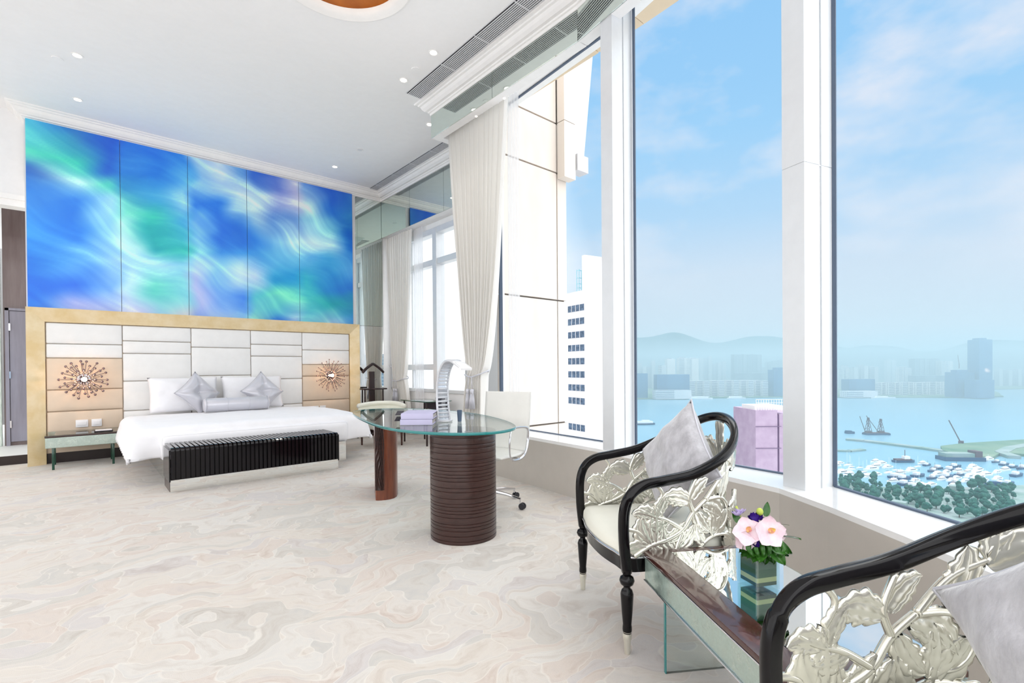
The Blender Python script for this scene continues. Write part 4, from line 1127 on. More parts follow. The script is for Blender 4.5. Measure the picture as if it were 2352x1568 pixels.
        L_(.49, .84, .3, .11, .028, -.8); L_(.50, .84, 1.3, .07, .024, .6); L_(.52, .06, 1.4, .13, .028, -.6, 5)
    mot(False); mot(True)
    leaf(LT/2, .02, PI/2, .20, .036, .0, 5); leaf(LT/2-.01, .16, PI/2+.7, .13, .026, .8); leaf(LT/2+.01, .16, PI/2-.7, .13, .026, -.8)
    leaf(LT/2-.005, .02, PI/2+1.1, .12, .026, .8); leaf(LT/2+.005, .02, PI/2-1.1, .12, .026, -.8); leaf(LT/2, .22, PI/2, .10, .024, .0, 3)
    pan.build('carved_panel', 'champagne', t, 'all')
    return t, P
c1, P1 = armchair((1.8245, 1.4585, 0), 'black and silver carved armchair with its velvet cushion, between the desk and the mirrored table', 'velvet')
c2, P2 = armchair((.9545, .1685, 0), 'nearest black and silver carved armchair, cut off by the edge of the picture', 'velvet')
yaw_n = math.atan2(NV.y, NV.x)
cushion('velvet_cushion', Matrix.Translation(P1(.375, -.01, .715)) @ Matrix.Rotation(yaw_n+PI/2+TR(8), 4, 'Z') @ Matrix.Rotation(TR(-14), 4, 'X') @ Matrix.Rotation(TR(47), 4, 'Y'), .43, .43, .085, 'velvet', 'grey crushed-velvet cushion standing on its corner in the far armchair', 'cushion', 'velvet armchair cushions', piping='silver_satin', corner=.12, seed=3, wr=.02)
cushion('velvet_cushion', Matrix.Translation(P2(.345, -.03, .685)) @ Matrix.Rotation(yaw_n+PI/2+TR(0), 4, 'Z') @ Matrix.Rotation(TR(-14), 4, 'X') @ Matrix.Rotation(TR(45), 4, 'Y'), .40, .40, .085, 'velvet', 'grey crushed-velvet cushion in the nearest armchair, cut by the edge of the picture', 'cushion', 'velvet armchair cushions', piping='silver_satin', corner=.12, seed=9, wr=.02)

# ================================================================== MIRRORED TABLE
TD = Vector((-.552, -.834, 0)); TS = Vector((.834, -.552, 0)); T0 = Vector((1.724, 1.166, 0)); ZT = .42; TL, TW = .88, .47
tb = thing('side_table', 'low mirror-topped table with mahogany edges and glass legs between the armchairs', 'table', tuple(T0))
def TM():
    return Matrix(((TD.x, TS.x, 0, T0.x), (TD.y, TS.y, 0, T0.y), (0, 0, 1, 0), (0, 0, 0, 1)))
M = TM()
MB().bevbox(0, TL, 0, .105, ZT-.018, ZT, .003).build('wood_edge', 'mahogany', tb, True, M=M)
MB().bevbox(0, .035, .106, TW, ZT-.018, ZT, .003).build('wood_edge', 'mahogany', tb, True, M=M)
MB().bevbox(TL-.09, TL, .106, TW, ZT-.018, ZT, .003).build('wood_edge', 'mahogany', tb, True, M=M)
MB().box(.036, TL-.091, .106, TW-.004, ZT-.016, ZT-.001).build('mirror_top', 'mirror_clear', tb, M=M)
MB().box(.0, TL, TW-.0035, TW, ZT-.02, ZT+.0005).build('back_edge', 'clear_glass', tb, M=M)
MB().box(.004, TL-.004, .006, .012, ZT-.118, ZT-.022).build('apron', 'mirror_antique', tb, M=M)
MB().box(.004, .010, .013, TW, ZT-.118, ZT-.022).build('apron', 'mirror_antique', tb, M=M)
MB().box(TL-.010, TL-.004, .013, TW, ZT-.118, ZT-.022).build('apron', 'mirror_antique', tb, M=M)
MB().box(.02, TL-.02, .02, TW-.01, ZT-.10, ZT-.02).build('carcass', 'mahogany', tb, M=M)
for zz in (ZT-.0225, ZT-.1215): MB().bevbox(0, TL, 0, .012, zz-.002, zz+.003, .001).build('metal_trim', 'chrome', tb, True, M=M)
for x in (.135, TL-.16):
    MB().box(x, x+.012, .03, TW-.03, 0, ZT-.123).build('glass_leg', 'clear_glass', tb, M=M)
    MB().box(x-.001, x+.013, .026, .0295, 0, ZT-.123).build('glass_leg_edge', 'teal_edge', tb, M=M)

# ================================================================== FLOWERS
VC = Vector((1.735, .715, ZT)); vr = math.atan2(-.55, .83)
Mv = Matrix.Translation(VC) @ Matrix.Rotation(vr+.12, 4, 'Z')
vs = thing('glass_vase', 'square clear glass vase lined with a striped leaf on the mirrored table', 'vase', tuple(VC))
w = .046
mb = MB()
for x0, x1, y0, y1 in ((-w, w, -w, -w+.005), (-w, w, w-.005, w), (-w, -w+.005, -w+.005, w-.005), (w-.005, w, -w+.005, w-.005)): mb.box(x0, x1, y0, y1, .001, .105)
mb.box(-w+.005, w-.005, -w+.005, w-.005, .001, .014)
mb.build('vase_wall', 'clear_glass', vs, M=Mv)
q = w-.007; mb = MB()
def stripes_material():
    m = bpy.data.materials.new('striped_leaf'); m.use_nodes = True; t = NT(m.node_tree)
    p = t.n('ShaderNodeBsdfPrincipled', i_Roughness=.35); o = t.n('ShaderNodeOutputMaterial'); t.l(p.outputs[0], o.inputs[0])
    s = t.n('ShaderNodeSeparateXYZ'); t.l(t.n('ShaderNodeTexCoord').outputs['Object'], s.inputs[0])
    t.l(t.ramp(s.outputs[2], [(0, lin((30, 62, 44))), (.026, lin((186, 192, 140))), (.040, lin((40, 80, 52))), (.0405, lin((44, 84, 54))), (.07, lin((66, 96, 76)))], 'CONSTANT'), p.inputs['Base Color']); MATS['striped_leaf'] = m
stripes_material()
for x0, x1, y0, y1 in ((-q, q, -q, -q+.002), (-q, q, q-.002, q), (-q, -q+.002, -q+.002, q-.002), (q-.002, q, -q+.002, q-.002)): mb.box(x0, x1, y0, y1, .015, .098)
mb.build('leaf_lining', 'striped_leaf', vs, M=Mv)
fl = thing('flower_arrangement', 'posy of pale pink orchids, violet blooms and green leaves in the glass vase', 'flowers', tuple(VC+Vector((0, 0, .1))))
FC = VC+Vector((0, 0, .185)); VD = Vector((-.72, -.62, .30)).normalized(); RT = Vector((.70, -.71, 0)).normalized(); UPV = RT.cross(VD)*-1
if UPV.z < 0: UPV = -UPV
def petal(mb, c, nrm, ang, L, wd, cup=.25, n=7):
    nrm = nrm.normalized(); a = nrm.orthogonal().normalized(); b = nrm.cross(a)
    d = a*math.cos(ang)+b*math.sin(ang); s = nrm.cross(d)
    for sg in (0, 1):
        mb.sheet(n, 6, lambda u, v: c+d*(L*u)+s*((v*2-1)*wd*math.sin(PI*min(1, .12+.88*u)**.85)**.7)+nrm*(cup*L*(u*u*.7+(v*2-1)**2*.25*u)+(.0012 if sg else 0)))
def orchid(c, nrm, R, label, seed):
    random.seed(seed)
    first = None
    for j in range(5):
        mb = MB(); petal(mb, c, nrm, seed+2*PI*j/5+random.uniform(-.1, .1), R*random.uniform(.95, 1.12), R*.62, .26)
        o = mb.build('petal', 'petal', fl, 'all')
    mb = MB(); petal(mb, c+nrm*.006, nrm, seed+PI/2, R*.36, R*.2, .8); mb.ball(tuple(c+nrm*.010), R*.10, 8, 6); mb.build('orchid_throat', 'petal_core', fl, 'all')
def fp(r, u, f): return FC+RT*r+UPV*u+VD*f
orchid(fp(.008, .000, .075), (VD+RT*.15).normalized(), .048, '', 1.3)
orchid(fp(-.052, .000, .060), (VD-RT*.3+UPV*.1).normalized(), .045, '', .4)
orchid(fp(-.060, -.030, .050), (VD-RT*.6-UPV*.3).normalized(), .034, '', 2.2)
orchid(fp(.040, -.005, .045), (VD+RT*.6).normalized(), .040, '', .9)
for (r, u, f, k) in ((-.022, .040, .035, .022), (-.034, -.040, .062, .016), (.0, .046, .02, .018)):
    mb = MB(); c = fp(r, u, f)
    for j in range(14): petal(mb, c, (VD+UPV*.5).normalized(), j*2.4, k*(.6+.4*(j/14)), k*.4, 1.2-j*.06, 4)
    mb.build('violet_bloom', 'petal_violet', fl, 'all')
for (r, u, f) in ((-.068, .050, .02), (-.055, .058, .015)):
    mb = MB(); c = fp(r, u, f)
    for j in range(6): petal(mb, c, UPV, j*1.05, .018, .008, .9, 4)
    mb.build('lilac_bloom', 'petal_lilac', fl, 'all')
MB().ball(tuple(fp(.004, .064, .03)), .011, 10, 8, (1, 1, 1.2)).build('flower_bud', 'bud', fl, 'all')
MB().tube([tuple(fp(-.05, .03, .01)), tuple(fp(-.058, .06, .01)), tuple(fp(-.066, .082, .008))], [.0014, .0018, .004], 6).build('bud_stem', 'bud', fl, 'all')
def gleaf(c, d, L, wd, up, cup=.25):
    d = d.normalized(); s = d.cross(up).normalized(); nn = s.cross(d)
    mb = MB()
    for sg in (0, 1): mb.sheet(12, 6, lambda u, v: c+d*(L*u)+s*((v*2-1)*wd*math.sin(PI*min(1, .06+.94*u)**.8)**.8)+nn*(cup*wd*abs(v*2-1)-L*.22*u*u+(.0009 if sg else 0)))
    return mb.build('leaf', 'leaf', fl, 'all')
gleaf(fp(.050, -.018, .03), RT+UPV*.12, .075, .018, UPV)
gleaf(fp(.030, .050, .0), UPV+RT*.35, .052, .012, VD)
gleaf(fp(-.062, .025, .01), UPV-RT*.4, .045, .012, VD)
random.seed(12)
for j in range(15):
    a = -PI*.04-PI*.92*j/14; rr = .045
    c = fp(math.cos(a)*rr*.6, -.035+math.sin(a)*.012, .028+random.uniform(-.01, .02))
    gleaf(c, RT*math.cos(a)*1.0-UPV*(.35+.3*random.random())+VD*(.35*random.random()+.1), random.uniform(.055, .072), random.uniform(.018, .025), (VD+UPV*.4), .5)
for j in range(6):
    a = -.07+.028*j
    MB().tube([tuple(fp(a*.7, -.02, .04)), tuple(fp(a*.8, -.055, .058)), tuple(fp(a*.6, -.078, .05))], [.010, .009, .006], 8).build('rolled_leaf', 'leaf', fl, 'all')
for (r, u, f, dr, du) in ((.055, .02, 0, .05, .012), (.05, -.04, .0, .05, -.03), (-.07, .0, .0, -.05, .03)):
    gleaf(fp(r, u, f), RT*dr+UPV*du, .05, .005, UPV, .1)
MB().lathe([(.03, -.05), (.045, -.02), (.05, .0), (.03, .02)], tuple(FC+Vector((0, 0, -.03))), 14).build('greenery_base', 'leaf', fl, 'all')

# ================================================================== CURTAINS
def curtain(name, X, top, tie, bot, z1, ztie, z0, nf, label, amp=.05, depth=.06, tie_x=0):
    t = thing(name, label, 'curtain', (X, (top[0]+top[1])/2, z0))
    nu = nf*14
    def yz(u, v):      # v 0 bottom..1 top
        z = z0+(z1-z0)*v
        if z >= ztie:
            f = (z-ztie)/(z1-ztie); f2 = f**.62
            a = tie[0]+(top[0]-tie[0])*f2; b = tie[1]+(top[1]-tie[1])*f2
        else:
            f = (ztie-z)/(ztie-z0); f2 = f**.55
            a = tie[0]+(bot[0]-tie[0])*f2; b = tie[1]+(bot[1]-tie[1])*f2
        w = abs(b-a); squeeze = max(.0, 1-w/abs(top[1]-top[0]))
        ph = u*nf*2*PI+.9*noise.noise(Vector((u*6, z*.35, X)))+.25*math.sin(u*17)
        A = amp*(1+.5*squeeze)*(.85+.4*noise.noise(Vector((u*9, z*.4, 3))))
        sn = math.sin(ph); off = A*math.copysign(abs(sn)**.75, sn)
        y = a+(b-a)*u+.018*math.cos(ph)*(1-squeeze*.5)
        return (X+off+.0*tie_x, y, z)
    o = MB().sheet(nu, 110, yz).build('drape', 'curtain', t, 'all')
    return t
def tieback(parent, X, y0, y1, z, hook, mt='silver_satin'):
    ym = (y0+y1)/2
    pts = spline([(X-.06, y0+.02, z-.03), (X-.085, ym, z-.055), (X-.07, y1-.02, z-.02), (X+.02, y1-.06, z+.02), hook], 8)
    MB().tube(pts, .009, 8).build('tieback_cord', mt, parent, 'all')
    for dy in (-.028, .028):
        x, y, zz = X-.095, ym+dy*1.1, z-.06
        MB().tube([(x, y, zz+.01), (x-.004, y+dy*.2, zz-.06), (x-.004, y+dy*.3, zz-.12)], .005, 6).build('tassel_cord', mt, parent, 'all')
        MB().lathe([(.010, -.13), (.022, -.135), (.026, -.15), (.020, -.17), (.022, -.185), (.014, -.19)][::-1], (x-.004, y+dy*.3, zz), 14).build('tassel_head', mt, parent, 'all')
        mb = MB(); k = 16
        for j in range(k):
            a = 2*PI*j/k; mb.tube([(x-.004+.017*math.cos(a), y+dy*.3+.017*math.sin(a), zz-.187), (x-.004+.026*math.cos(a), y+dy*.3+.026*math.sin(a), zz-.27), (x-.004+.031*math.cos(a), y+dy*.3+.031*math.sin(a), zz-.36)], .005, 5)
        mb.lathe([(.027, -.36), (.022, -.27), (.014, -.187)], (x-.004, y+dy*.3, zz), 12).build('tassel_fringe', mt, parent, 'all')
k1 = curtain('curtain', 3.50, (5.16, 4.02), (4.73, 4.46), (4.93, 4.50), 4.10, 1.12, .01, 12, 'tall grey-white curtain tied back in front of the stone pier')
tieback(k1, 3.47, 4.73, 4.46, 1.12, (3.54, 4.47, 1.12))
k2 = curtain('curtain', 4.36, (8.555, 7.60), (8.27, 7.88), (8.40, 7.66), 3.60, 1.0, .02, 12, 'far grey-white curtain tied back beside the mirror wall and the valet stand', .036)
tieback(k2, 4.36, 8.27, 7.88, 1.0, (4.40, 8.55, 1.22))
# sheer inner curtains
mat('sheer', (244, 244, 246), .9)
def sheer(label, X, y0, y1, z0, z1, nf):
    m = MATS['sheer']
    o = MB().sheet(nf*8, 10, lambda u, v: (X+.012*math.sin(u*nf*2*PI), y0+(y1-y0)*u, z0+(z1-z0)*v)).build('sheer_curtain', 'sheer_cloth', None, 'all'); tag(o, label, 'curtain')
def sheer_material():
    m = bpy.data.materials.new('sheer_cloth'); m.use_nodes = True; t = NT(m.node_tree)
    a = t.n('ShaderNodeBsdfTransparent'); b = t.n('ShaderNodeBsdfDiffuse', i_Color=lin((245, 245, 247))); c = t.n('ShaderNodeBsdfTranslucent', i_Color=lin((245, 245, 247)))
    m1 = t.n('ShaderNodeMixShader', i_Fac=.6); t.l(b.outputs[0], m1.inputs[1]); t.l(c.outputs[0], m1.inputs[2])
    m2 = t.n('ShaderNodeMixShader', i_Fac=.6); t.l(a.outputs[0], m2.inputs[1]); t.l(m1.outputs[0], m2.inputs[2])
    o = t.n('ShaderNodeOutputMaterial'); t.l(m2.outputs[0], o.inputs[0]); MATS['sheer_cloth'] = m
sheer_material()
sheer('narrow strip of sheer curtain at the window edge of the tall near curtain', 3.585, 4.15, 3.96, .50, 4.16, 4)
sheer('sheer white curtain gathered behind the far tied-back curtain', 4.43, 7.66, 7.36, .05, 3.60, 5)

# ================================================================== VALET STAND
vl = thing('valet_stand', 'dark wooden valet stand with a coat hanger in front of the mirror wall', 'valet stand', (3.90, 8.22, 0))
vx, vy = 3.90, 8.22
MB().rbox(vx, vy, .03, .26, .15, .025, .02, 3).build('base', 'valet_wood', vl, True)
MB().bevbox(vx-.05, vx+.05, vy+.02, vy+.06, .05, 1.12, .006).build('back_post', 'valet_wood', vl, True)
for dx in (-.17, .17): MB().tube([(vx+dx, vy-.05, .05), (vx+dx, vy-.05, .80)], .013, 8).build('side_post', 'valet_wood', vl, True)
MB().bevbox(vx-.22, vx+.22, vy-.12, vy+.06, .80, .825, .006).build('tray', 'valet_wood', vl, True)
MB().bevbox(vx-.16, vx+.16, vy-.07, vy+.02, .30, .325, .006).build('lower_shelf', 'valet_wood', vl, True)
hp = spline([(vx-.20, vy-.02, 1.10), (vx-.13, vy-.02, 1.17), (vx-.03, vy-.02, 1.24), (vx, vy-.02, 1.25), (vx+.03, vy-.02, 1.24), (vx+.13, vy-.02, 1.17), (vx+.20, vy-.02, 1.10)], 5)
MB().tube(hp, .027, 8, flat=.8).build('hanger', 'valet_wood', vl, 'all')

# ================================================================== LOUNGE CORNER BEHIND THE DESK
st_ = thing('occasional_table', 'small green glass-topped table with a dark drawer by the bay window', 'table', (4.08, 6.85, 0))
MB().bevbox(3.86, 4.32, 6.36, 7.15, .655, .672, .006).build('glass_top', 'bottle_glass', st_, True)
MB().bevbox(4.05, 4.30, 6.42, 6.72, .54, .654, .006).build('drawer', 'dark_card', st_, True)
for x in (3.90, 4.27):
    for y in (6.41, 7.09): MB().tube([(x, y, 0), (x, y, .655)], .014, 8).build('leg', 'valet_wood', st_, True)
ph = tag(MB().rbox(4.2, 6.50, .70, .05, .07, .026, .015, 3).build('clock_radio', 'dark_card', None, True), 'small dark bedside radio on the green glass-topped table', 'radio')
ls = thing('lounge_chair', 'cream lounge chair with a low curved back in front of the bay window', 'armchair', (3.46, 7.0, 0))
MB().rbox(3.46, 7.0, .36, .28, .28, .09, .05, 4, 3).build('seat', 'ivory_leather', ls, 'all')
bp_ = spline([(3.70, 6.72, .60), (3.74, 7.0, .62), (3.70, 7.25, .62), (3.46, 7.31, .62), (3.20, 7.25, .60)], 6)
MB().tube(bp_, .045, 10, flat=.7).build('backrest', 'ivory_leather', ls, 'all')
MB().sheet(24, 4, lambda u, v: (lambda p: (p[0], p[1], .40+(p[2]-.40)*v))(bp_[int(u*(len(bp_)-1))])).build('back_shell', 'ivory_leather', ls, 'all')
for x in (3.24, 3.68):
    for y in (6.78, 7.22): MB().tube([(x, y, 0), (x, y, .28)], [.014, .02], 8).build('leg', 'mahogany', ls, True)

# ================================================================== THE HARBOUR, 110 m below
ZSEA = -109.0
HZ = 843.5
def dist(y): return FPX*(EYE-ZSEA)/(y-HZ)
def sea(px, y, z=ZSEA): return far(px, dist(y), z)
struct('water_harbour', MB().prism([(-9000, -9000), (12000, -9000), (12000, 14000), (-9000, 14000)], ZSEA-1, ZSEA), 'sea_water')
# the city the hotel stands in, below and behind
fw_, rt_ = Vector((CF.x, CF.y, 0)).normalized(), Vector((CR.x, CR.y, 0)).normalized()
mat('city_ground', (216, 216, 218), .9, var=(180, 180, 184), vscale=.02)
struct('ground_city', MB().prism([tuple(fw_*a+rt_*b)[:2] for a, b in ((-7000, -7000), (-7000, 7000), (370, 7000), (370, -7000))], ZSEA-.4, ZSEA+1.6), 'city_ground')
# far shore
sh = [sea(1200, 921), sea(1455, 919), sea(1800, 917), sea(2000, 919), sea(2170, 921), sea(2300, 919.5), sea(2296, 912), sea(2275, 903), sea(2600, 899), sea(3300, 899)]
back = [far(3300, 9000), far(1200, 9000), far(300, 9000), far(300, 1700)]
struct('ground_far_shore', MB().prism([(p.x, p.y) for p in sh+back], ZSEA-.5, ZSEA+2.5), 'land_green')
def hill(name, D, prof, depth=1500, seed=0):
    """a ridge whose crest runs through (px, height in m)"""
    mb = MB(); n = len(prof); q = spline(prof, 8); m = len(q); k = 14
    for i, (px, h) in enumerate(q):
        for j in range(k+1):
            t = j/k; hh = h*math.sin(PI*t)**1.2*(1+.10*noise.noise(Vector((px*.012+seed, t*5, 0)))); p = far(px, D-depth*.5+depth*t); mb.v.append((p.x, p.y, ZSEA+2+hh))
    for i in range(m-1):
        for j in range(k): a = i*(k+1)+j; mb.f.append((a, a+k+1, a+k+2, a+1))
    struct(name, mb, 'hill', 'all')
def hh(y, D): return (HZ-y)*D/FPX+EYE-ZSEA
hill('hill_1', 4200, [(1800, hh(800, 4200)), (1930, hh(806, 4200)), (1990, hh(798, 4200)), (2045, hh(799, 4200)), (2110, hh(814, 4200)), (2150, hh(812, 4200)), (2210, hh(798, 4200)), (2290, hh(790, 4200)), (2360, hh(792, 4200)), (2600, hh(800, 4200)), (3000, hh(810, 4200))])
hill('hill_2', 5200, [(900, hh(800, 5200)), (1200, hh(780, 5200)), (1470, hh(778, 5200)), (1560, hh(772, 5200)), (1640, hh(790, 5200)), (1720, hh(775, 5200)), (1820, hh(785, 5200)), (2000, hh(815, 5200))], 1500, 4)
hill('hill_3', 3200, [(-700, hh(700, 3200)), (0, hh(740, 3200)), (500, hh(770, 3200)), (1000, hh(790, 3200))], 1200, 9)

# distant buildings: each one its own object, standing on the shore
VD2 = Vector((CF.x, CF.y, 0)).normalized()
def far_block(name, label, px0, px1, ytop, D, m, group=None, depth=None, zb=None, crown=False, notch=0):
    w = (px1-px0)/FPX*D; zt = EYE+(HZ-ytop)*D/FPX; p = far((px0+px1)/2, D); dp = depth or min(40, max(18, w)); zb = ZSEA+2 if zb is None else zb
    t = thing(name, label, 'building', (p.x, p.y, zb), group)
    M = Matrix.Translation((p.x, p.y, 0)) @ Matrix.Rotation(math.atan2(CR.y, CR.x), 4, 'Z')
    mb = MB()
    if notch:
        k = notch; sw = w/k
        for i in range(k): mb.box(-w/2+sw*i, -w/2+sw*(i+.62), -dp/2, dp/2, zb, zt-(i % 2)*2)
        mb.box(-w/2, w/2, -dp/2+3, dp/2, zb, zt-4)
    else: mb.box(-w/2, w/2, -dp/2, dp/2, zb, zt)
    mb.build('tower_body', m, t, M=M)
    if crown: MB().box(-w*.3, w*.25, -dp*.3, dp*.3, zt, zt+w*.12).build('roof_block', m, t, M=M)
    return t
G_ = 'hazy apartment towers on the far shore'
FB = [
 ('office_block', 'broad dark blue office block at the waterside, first from the left in the middle window', 1452, 1484, 859, 1720, 'tower_blue', None, 0),
 ('shopping_centre', 'wide blue-glazed waterfront block on a white podium in the middle window', 1505, 1579, 862, 1700, 'tower_blue', None, 0),
 ('harbour_podium', 'white podium under the wide blue-glazed block in the middle window', 1502, 1583, 898, 1650, 'tower_white', None, 0),
 ('apartment_tower', 'white apartment tower, leftmost of three behind the blue-glazed block in the middle window', 1530, 1548, 827, 2150, 'tower_white', None, 0),
 ('apartment_tower', 'white apartment tower, middle one of three behind the blue-glazed block in the middle window', 1557, 1578, 825, 2290, 'tower_white', None, 0),
 ('apartment_tower', 'white apartment tower, rightmost of three behind the blue-glazed block in the middle window', 1581, 1601, 826, 2170, 'tower_white', None, 0),
 ('office_block', 'low pale block just left of the three white towers', 1514, 1528, 841, 2000, 'tower_pale', None, 0),
 ('office_tower', 'blue-grey tower against the mullion at the end of the pale waterfront row', 1770, 1812, 853, 1740, 'tower_blue', None, 0),
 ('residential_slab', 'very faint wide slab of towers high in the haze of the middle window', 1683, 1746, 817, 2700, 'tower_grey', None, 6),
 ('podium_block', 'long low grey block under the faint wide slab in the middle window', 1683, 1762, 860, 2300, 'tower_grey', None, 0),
 ('shopping_centre', 'wide blue-glazed waterfront block at the left of the right-hand window', 1941, 2000, 876, 1700, 'tower_blue', None, 0),
 ('harbour_podium', 'white podium under the blue-glazed block of the right-hand window', 1937, 2006, 903, 1655, 'tower_white', None, 0),
 ('residential_slab', 'wide grey slab of towers over the pale waterfront row of the right-hand window', 2094, 2152, 830, 2600, 'tower_grey', None, 5),
 ('podium_block', 'long low grey block beneath the wide grey slab of the right-hand window', 2094, 2182, 869, 2000, 'tower_grey', None, 0),
 ('residential_slab', 'whitish slab of towers just right of the wide grey slab', 2156, 2182, 836, 2500, 'tower_white', None, 3),
 ('office_tower', 'bulky blue tower under a crane, left neighbour of the tallest skyscraper', 2182, 2226, 862, 1630, 'tower_blue', None, 0),
 ('skyscraper', 'tallest slim blue skyscraper standing alone at the end of the far shore', 2235, 2266, 788, 1620, 'tower_blue', None, 0),
 ('podium_block', 'blue podium wrapped round the foot of the tallest skyscraper', 2228, 2270, 880, 1575, 'tower_blue', None, 0),
]
for nm, lb, a, b, y, D, m, g, k in FB: far_block(nm, lb, a, b, y, D, m, g, notch=k, crown=nm in ('apartment_tower', 'office_tower', 'skyscraper'))
random.seed(44)
ORD = 'first second third fourth fifth sixth seventh eighth ninth tenth eleventh twelfth thirteenth fourteenth'.split()
NUM = 'one two three four five six seven eight nine ten eleven twelve thirteen fourteen'.split()
def row(px0, px1, n, y, D, m, what, group, var=3, fill=.75):
    """what: 'pale blocks in ...' -> each is singled out by its place in the row"""
    w = (px1-px0)/n
    for i in range(n):
        x = px0+w*i; far_block('apartment_block', '%s from the left of %s %s' % (ORD[i], NUM[n-1], what), x, x+w*fill, y+random.uniform(-var, var), D+(i % 2)*34, m, group, depth=22)
row(1582, 1766, 11, 877, 1745, 'tower_white', 'pale waterfront blocks in the middle window', 'waterfront row in the middle window', 1.0, .68)
row(2006, 2178, 11, 884, 1745, 'tower_white', 'pale waterfront blocks in the right-hand window', 'waterfront row in the right-hand window', 1.0, .68)
row(1923, 1958, 3, 848, 2300, 'tower_white', 'white towers at the edge of the right-hand window', 'white cluster at the window edge', 5)
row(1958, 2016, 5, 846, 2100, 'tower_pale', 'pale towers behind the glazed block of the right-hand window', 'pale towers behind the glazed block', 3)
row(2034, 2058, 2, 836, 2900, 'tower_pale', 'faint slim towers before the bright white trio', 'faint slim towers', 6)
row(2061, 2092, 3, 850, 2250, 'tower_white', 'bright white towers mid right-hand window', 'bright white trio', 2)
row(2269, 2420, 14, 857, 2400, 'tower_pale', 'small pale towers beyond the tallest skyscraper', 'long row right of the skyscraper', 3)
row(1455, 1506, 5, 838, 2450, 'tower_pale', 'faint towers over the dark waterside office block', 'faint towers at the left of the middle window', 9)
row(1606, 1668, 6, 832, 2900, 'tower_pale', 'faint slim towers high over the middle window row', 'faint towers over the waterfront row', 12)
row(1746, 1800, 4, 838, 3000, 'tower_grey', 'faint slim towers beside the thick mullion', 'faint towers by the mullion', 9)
row(930, 1150, 13, 848, 1500, 'tower_white', 'bleached buildings seen through the bay window', 'bleached buildings through the bay window', 14)
# mirrored view: blocks standing the other way along the shore
random.seed(6)
for i in range(12):
    a = TR(150+i*3.2); D = 900; x, y = math.sin(a)*D, math.cos(a)*D
    t = thing('shore_building', '%s of twelve bluish buildings reflected in the mirror beside the headboard' % ORD[i], 'building', (x, y, ZSEA), 'buildings reflected in the wall mirror')
    h = random.uniform(70, 150); MB().box(x-22, x+22, y-22, y+22, ZSEA, ZSEA+h).build('tower_body', 'tower_grey', t)
# tower crane on the bulky tower
p = far(2203, 1630); zt = EYE+(HZ-853)*1630/FPX
tc_ = thing('tower_crane', 'thin crane on the roof of the bulky blue tower across the harbour', 'crane', (p.x, p.y, zt))
MB().bar((p.x, p.y, zt), (p.x, p.y, zt+16), 2, 2).build('mast', 'barge_rust', tc_)
q_ = far(2200, 1630); MB().bar((p.x, p.y, zt+12), (q_.x, q_.y, zt+44), 1.6, 1.6).build('jib', 'barge_rust', tc_)
# low point of land at the end of the far shore
pt_ = [sea(2262, 921), sea(2305, 920), sea(2288, 913), sea(2266, 912)]
struct('ground_point', MB().prism([(a.x, a.y) for a in pt_], ZSEA-.5, ZSEA+4), 'land_green')

# ---- near neighbours
def near_tower():
    D = 115; c = far(1345, D); d1 = Vector((.187, .982, 0)); d2 = Vector((.982, -.187, 0))
    t = thing('white_tower', 'white tiled high-rise with dark strip windows seen through the first tall window', 'building', (c.x, c.y, -100))
    def pr(a0, a1, b0, b1, z0, z1): return [tuple(c+d1*a+d2*b)[:2] for a, b in ((a0, b0), (a0, b1), (a1, b1), (a1, b0))], z0, z1
    MB().prism(*pr(0, 24, 0, 16, -100, 19.2)).build('tower_body', 'concrete_white', t)
    MB().prism(*pr(.0, 1.1, .0, 16, 19.2, 27.3)).build('upper_block', 'concrete_white', t)
    ys = [705, 736, 767, 798, 829.5, 860.5, 892, 923, None, 985]
    for k in range(-6, 10):
        z = EYE+(HZ-(985-31.3*(9-k if False else 9)+31.3*0))*0 if False else None
    for k in range(14):
        y = 705+31.15*k; z = EYE+(HZ-y)*D/FPX
        if k == 8: continue
        w = MB()
        P_ = [c+d1*a-d2*.06 for a in (.4, 6.6)]
        w.prism([tuple(P_[0])[:2], tuple(P_[1])[:2], tuple(P_[1]+d2*.05)[:2], tuple(P_[0]+d2*.05)[:2]], z-.75, z+.75)
        win = w.build('window_band', 'dark_window', t)
        b = MB()
        for q in range(1, 4):
            A = c+d1*(.4+6.2*q/4)-d2*.12; b.bar((A.x, A.y, z-.75), (A.x, A.y, z+.75), .12, .08)
        fr = b.build('frame', 'concrete_white', win)
    mb = MB()
    for q in range(4):
        A = c+d1*(3.2+.9*(q % 2))+d2*(.8+1.4*(q//2)); mb.bar((A.x, A.y, 19.2), (A.x, A.y, 24.6), .09, .09)
    for zz in (20.2, 21.2, 22.6, 24.4):
        A = c+d1*3.2+d2*.8; B = c+d1*4.1+d2*2.2; mb.bar((A.x, A.y, zz), (B.x, B.y, zz), .08, .08); mb.bar((A.x+d1.x*.9, A.y+d1.y*.9, zz), (B.x-d1.x*.9, B.y-d1.y*.9, zz), .08, .08)
    mat('antenna_blue', (120, 190, 205), .5); mb.build('antenna_frame', 'antenna_blue', t)
near_tower()
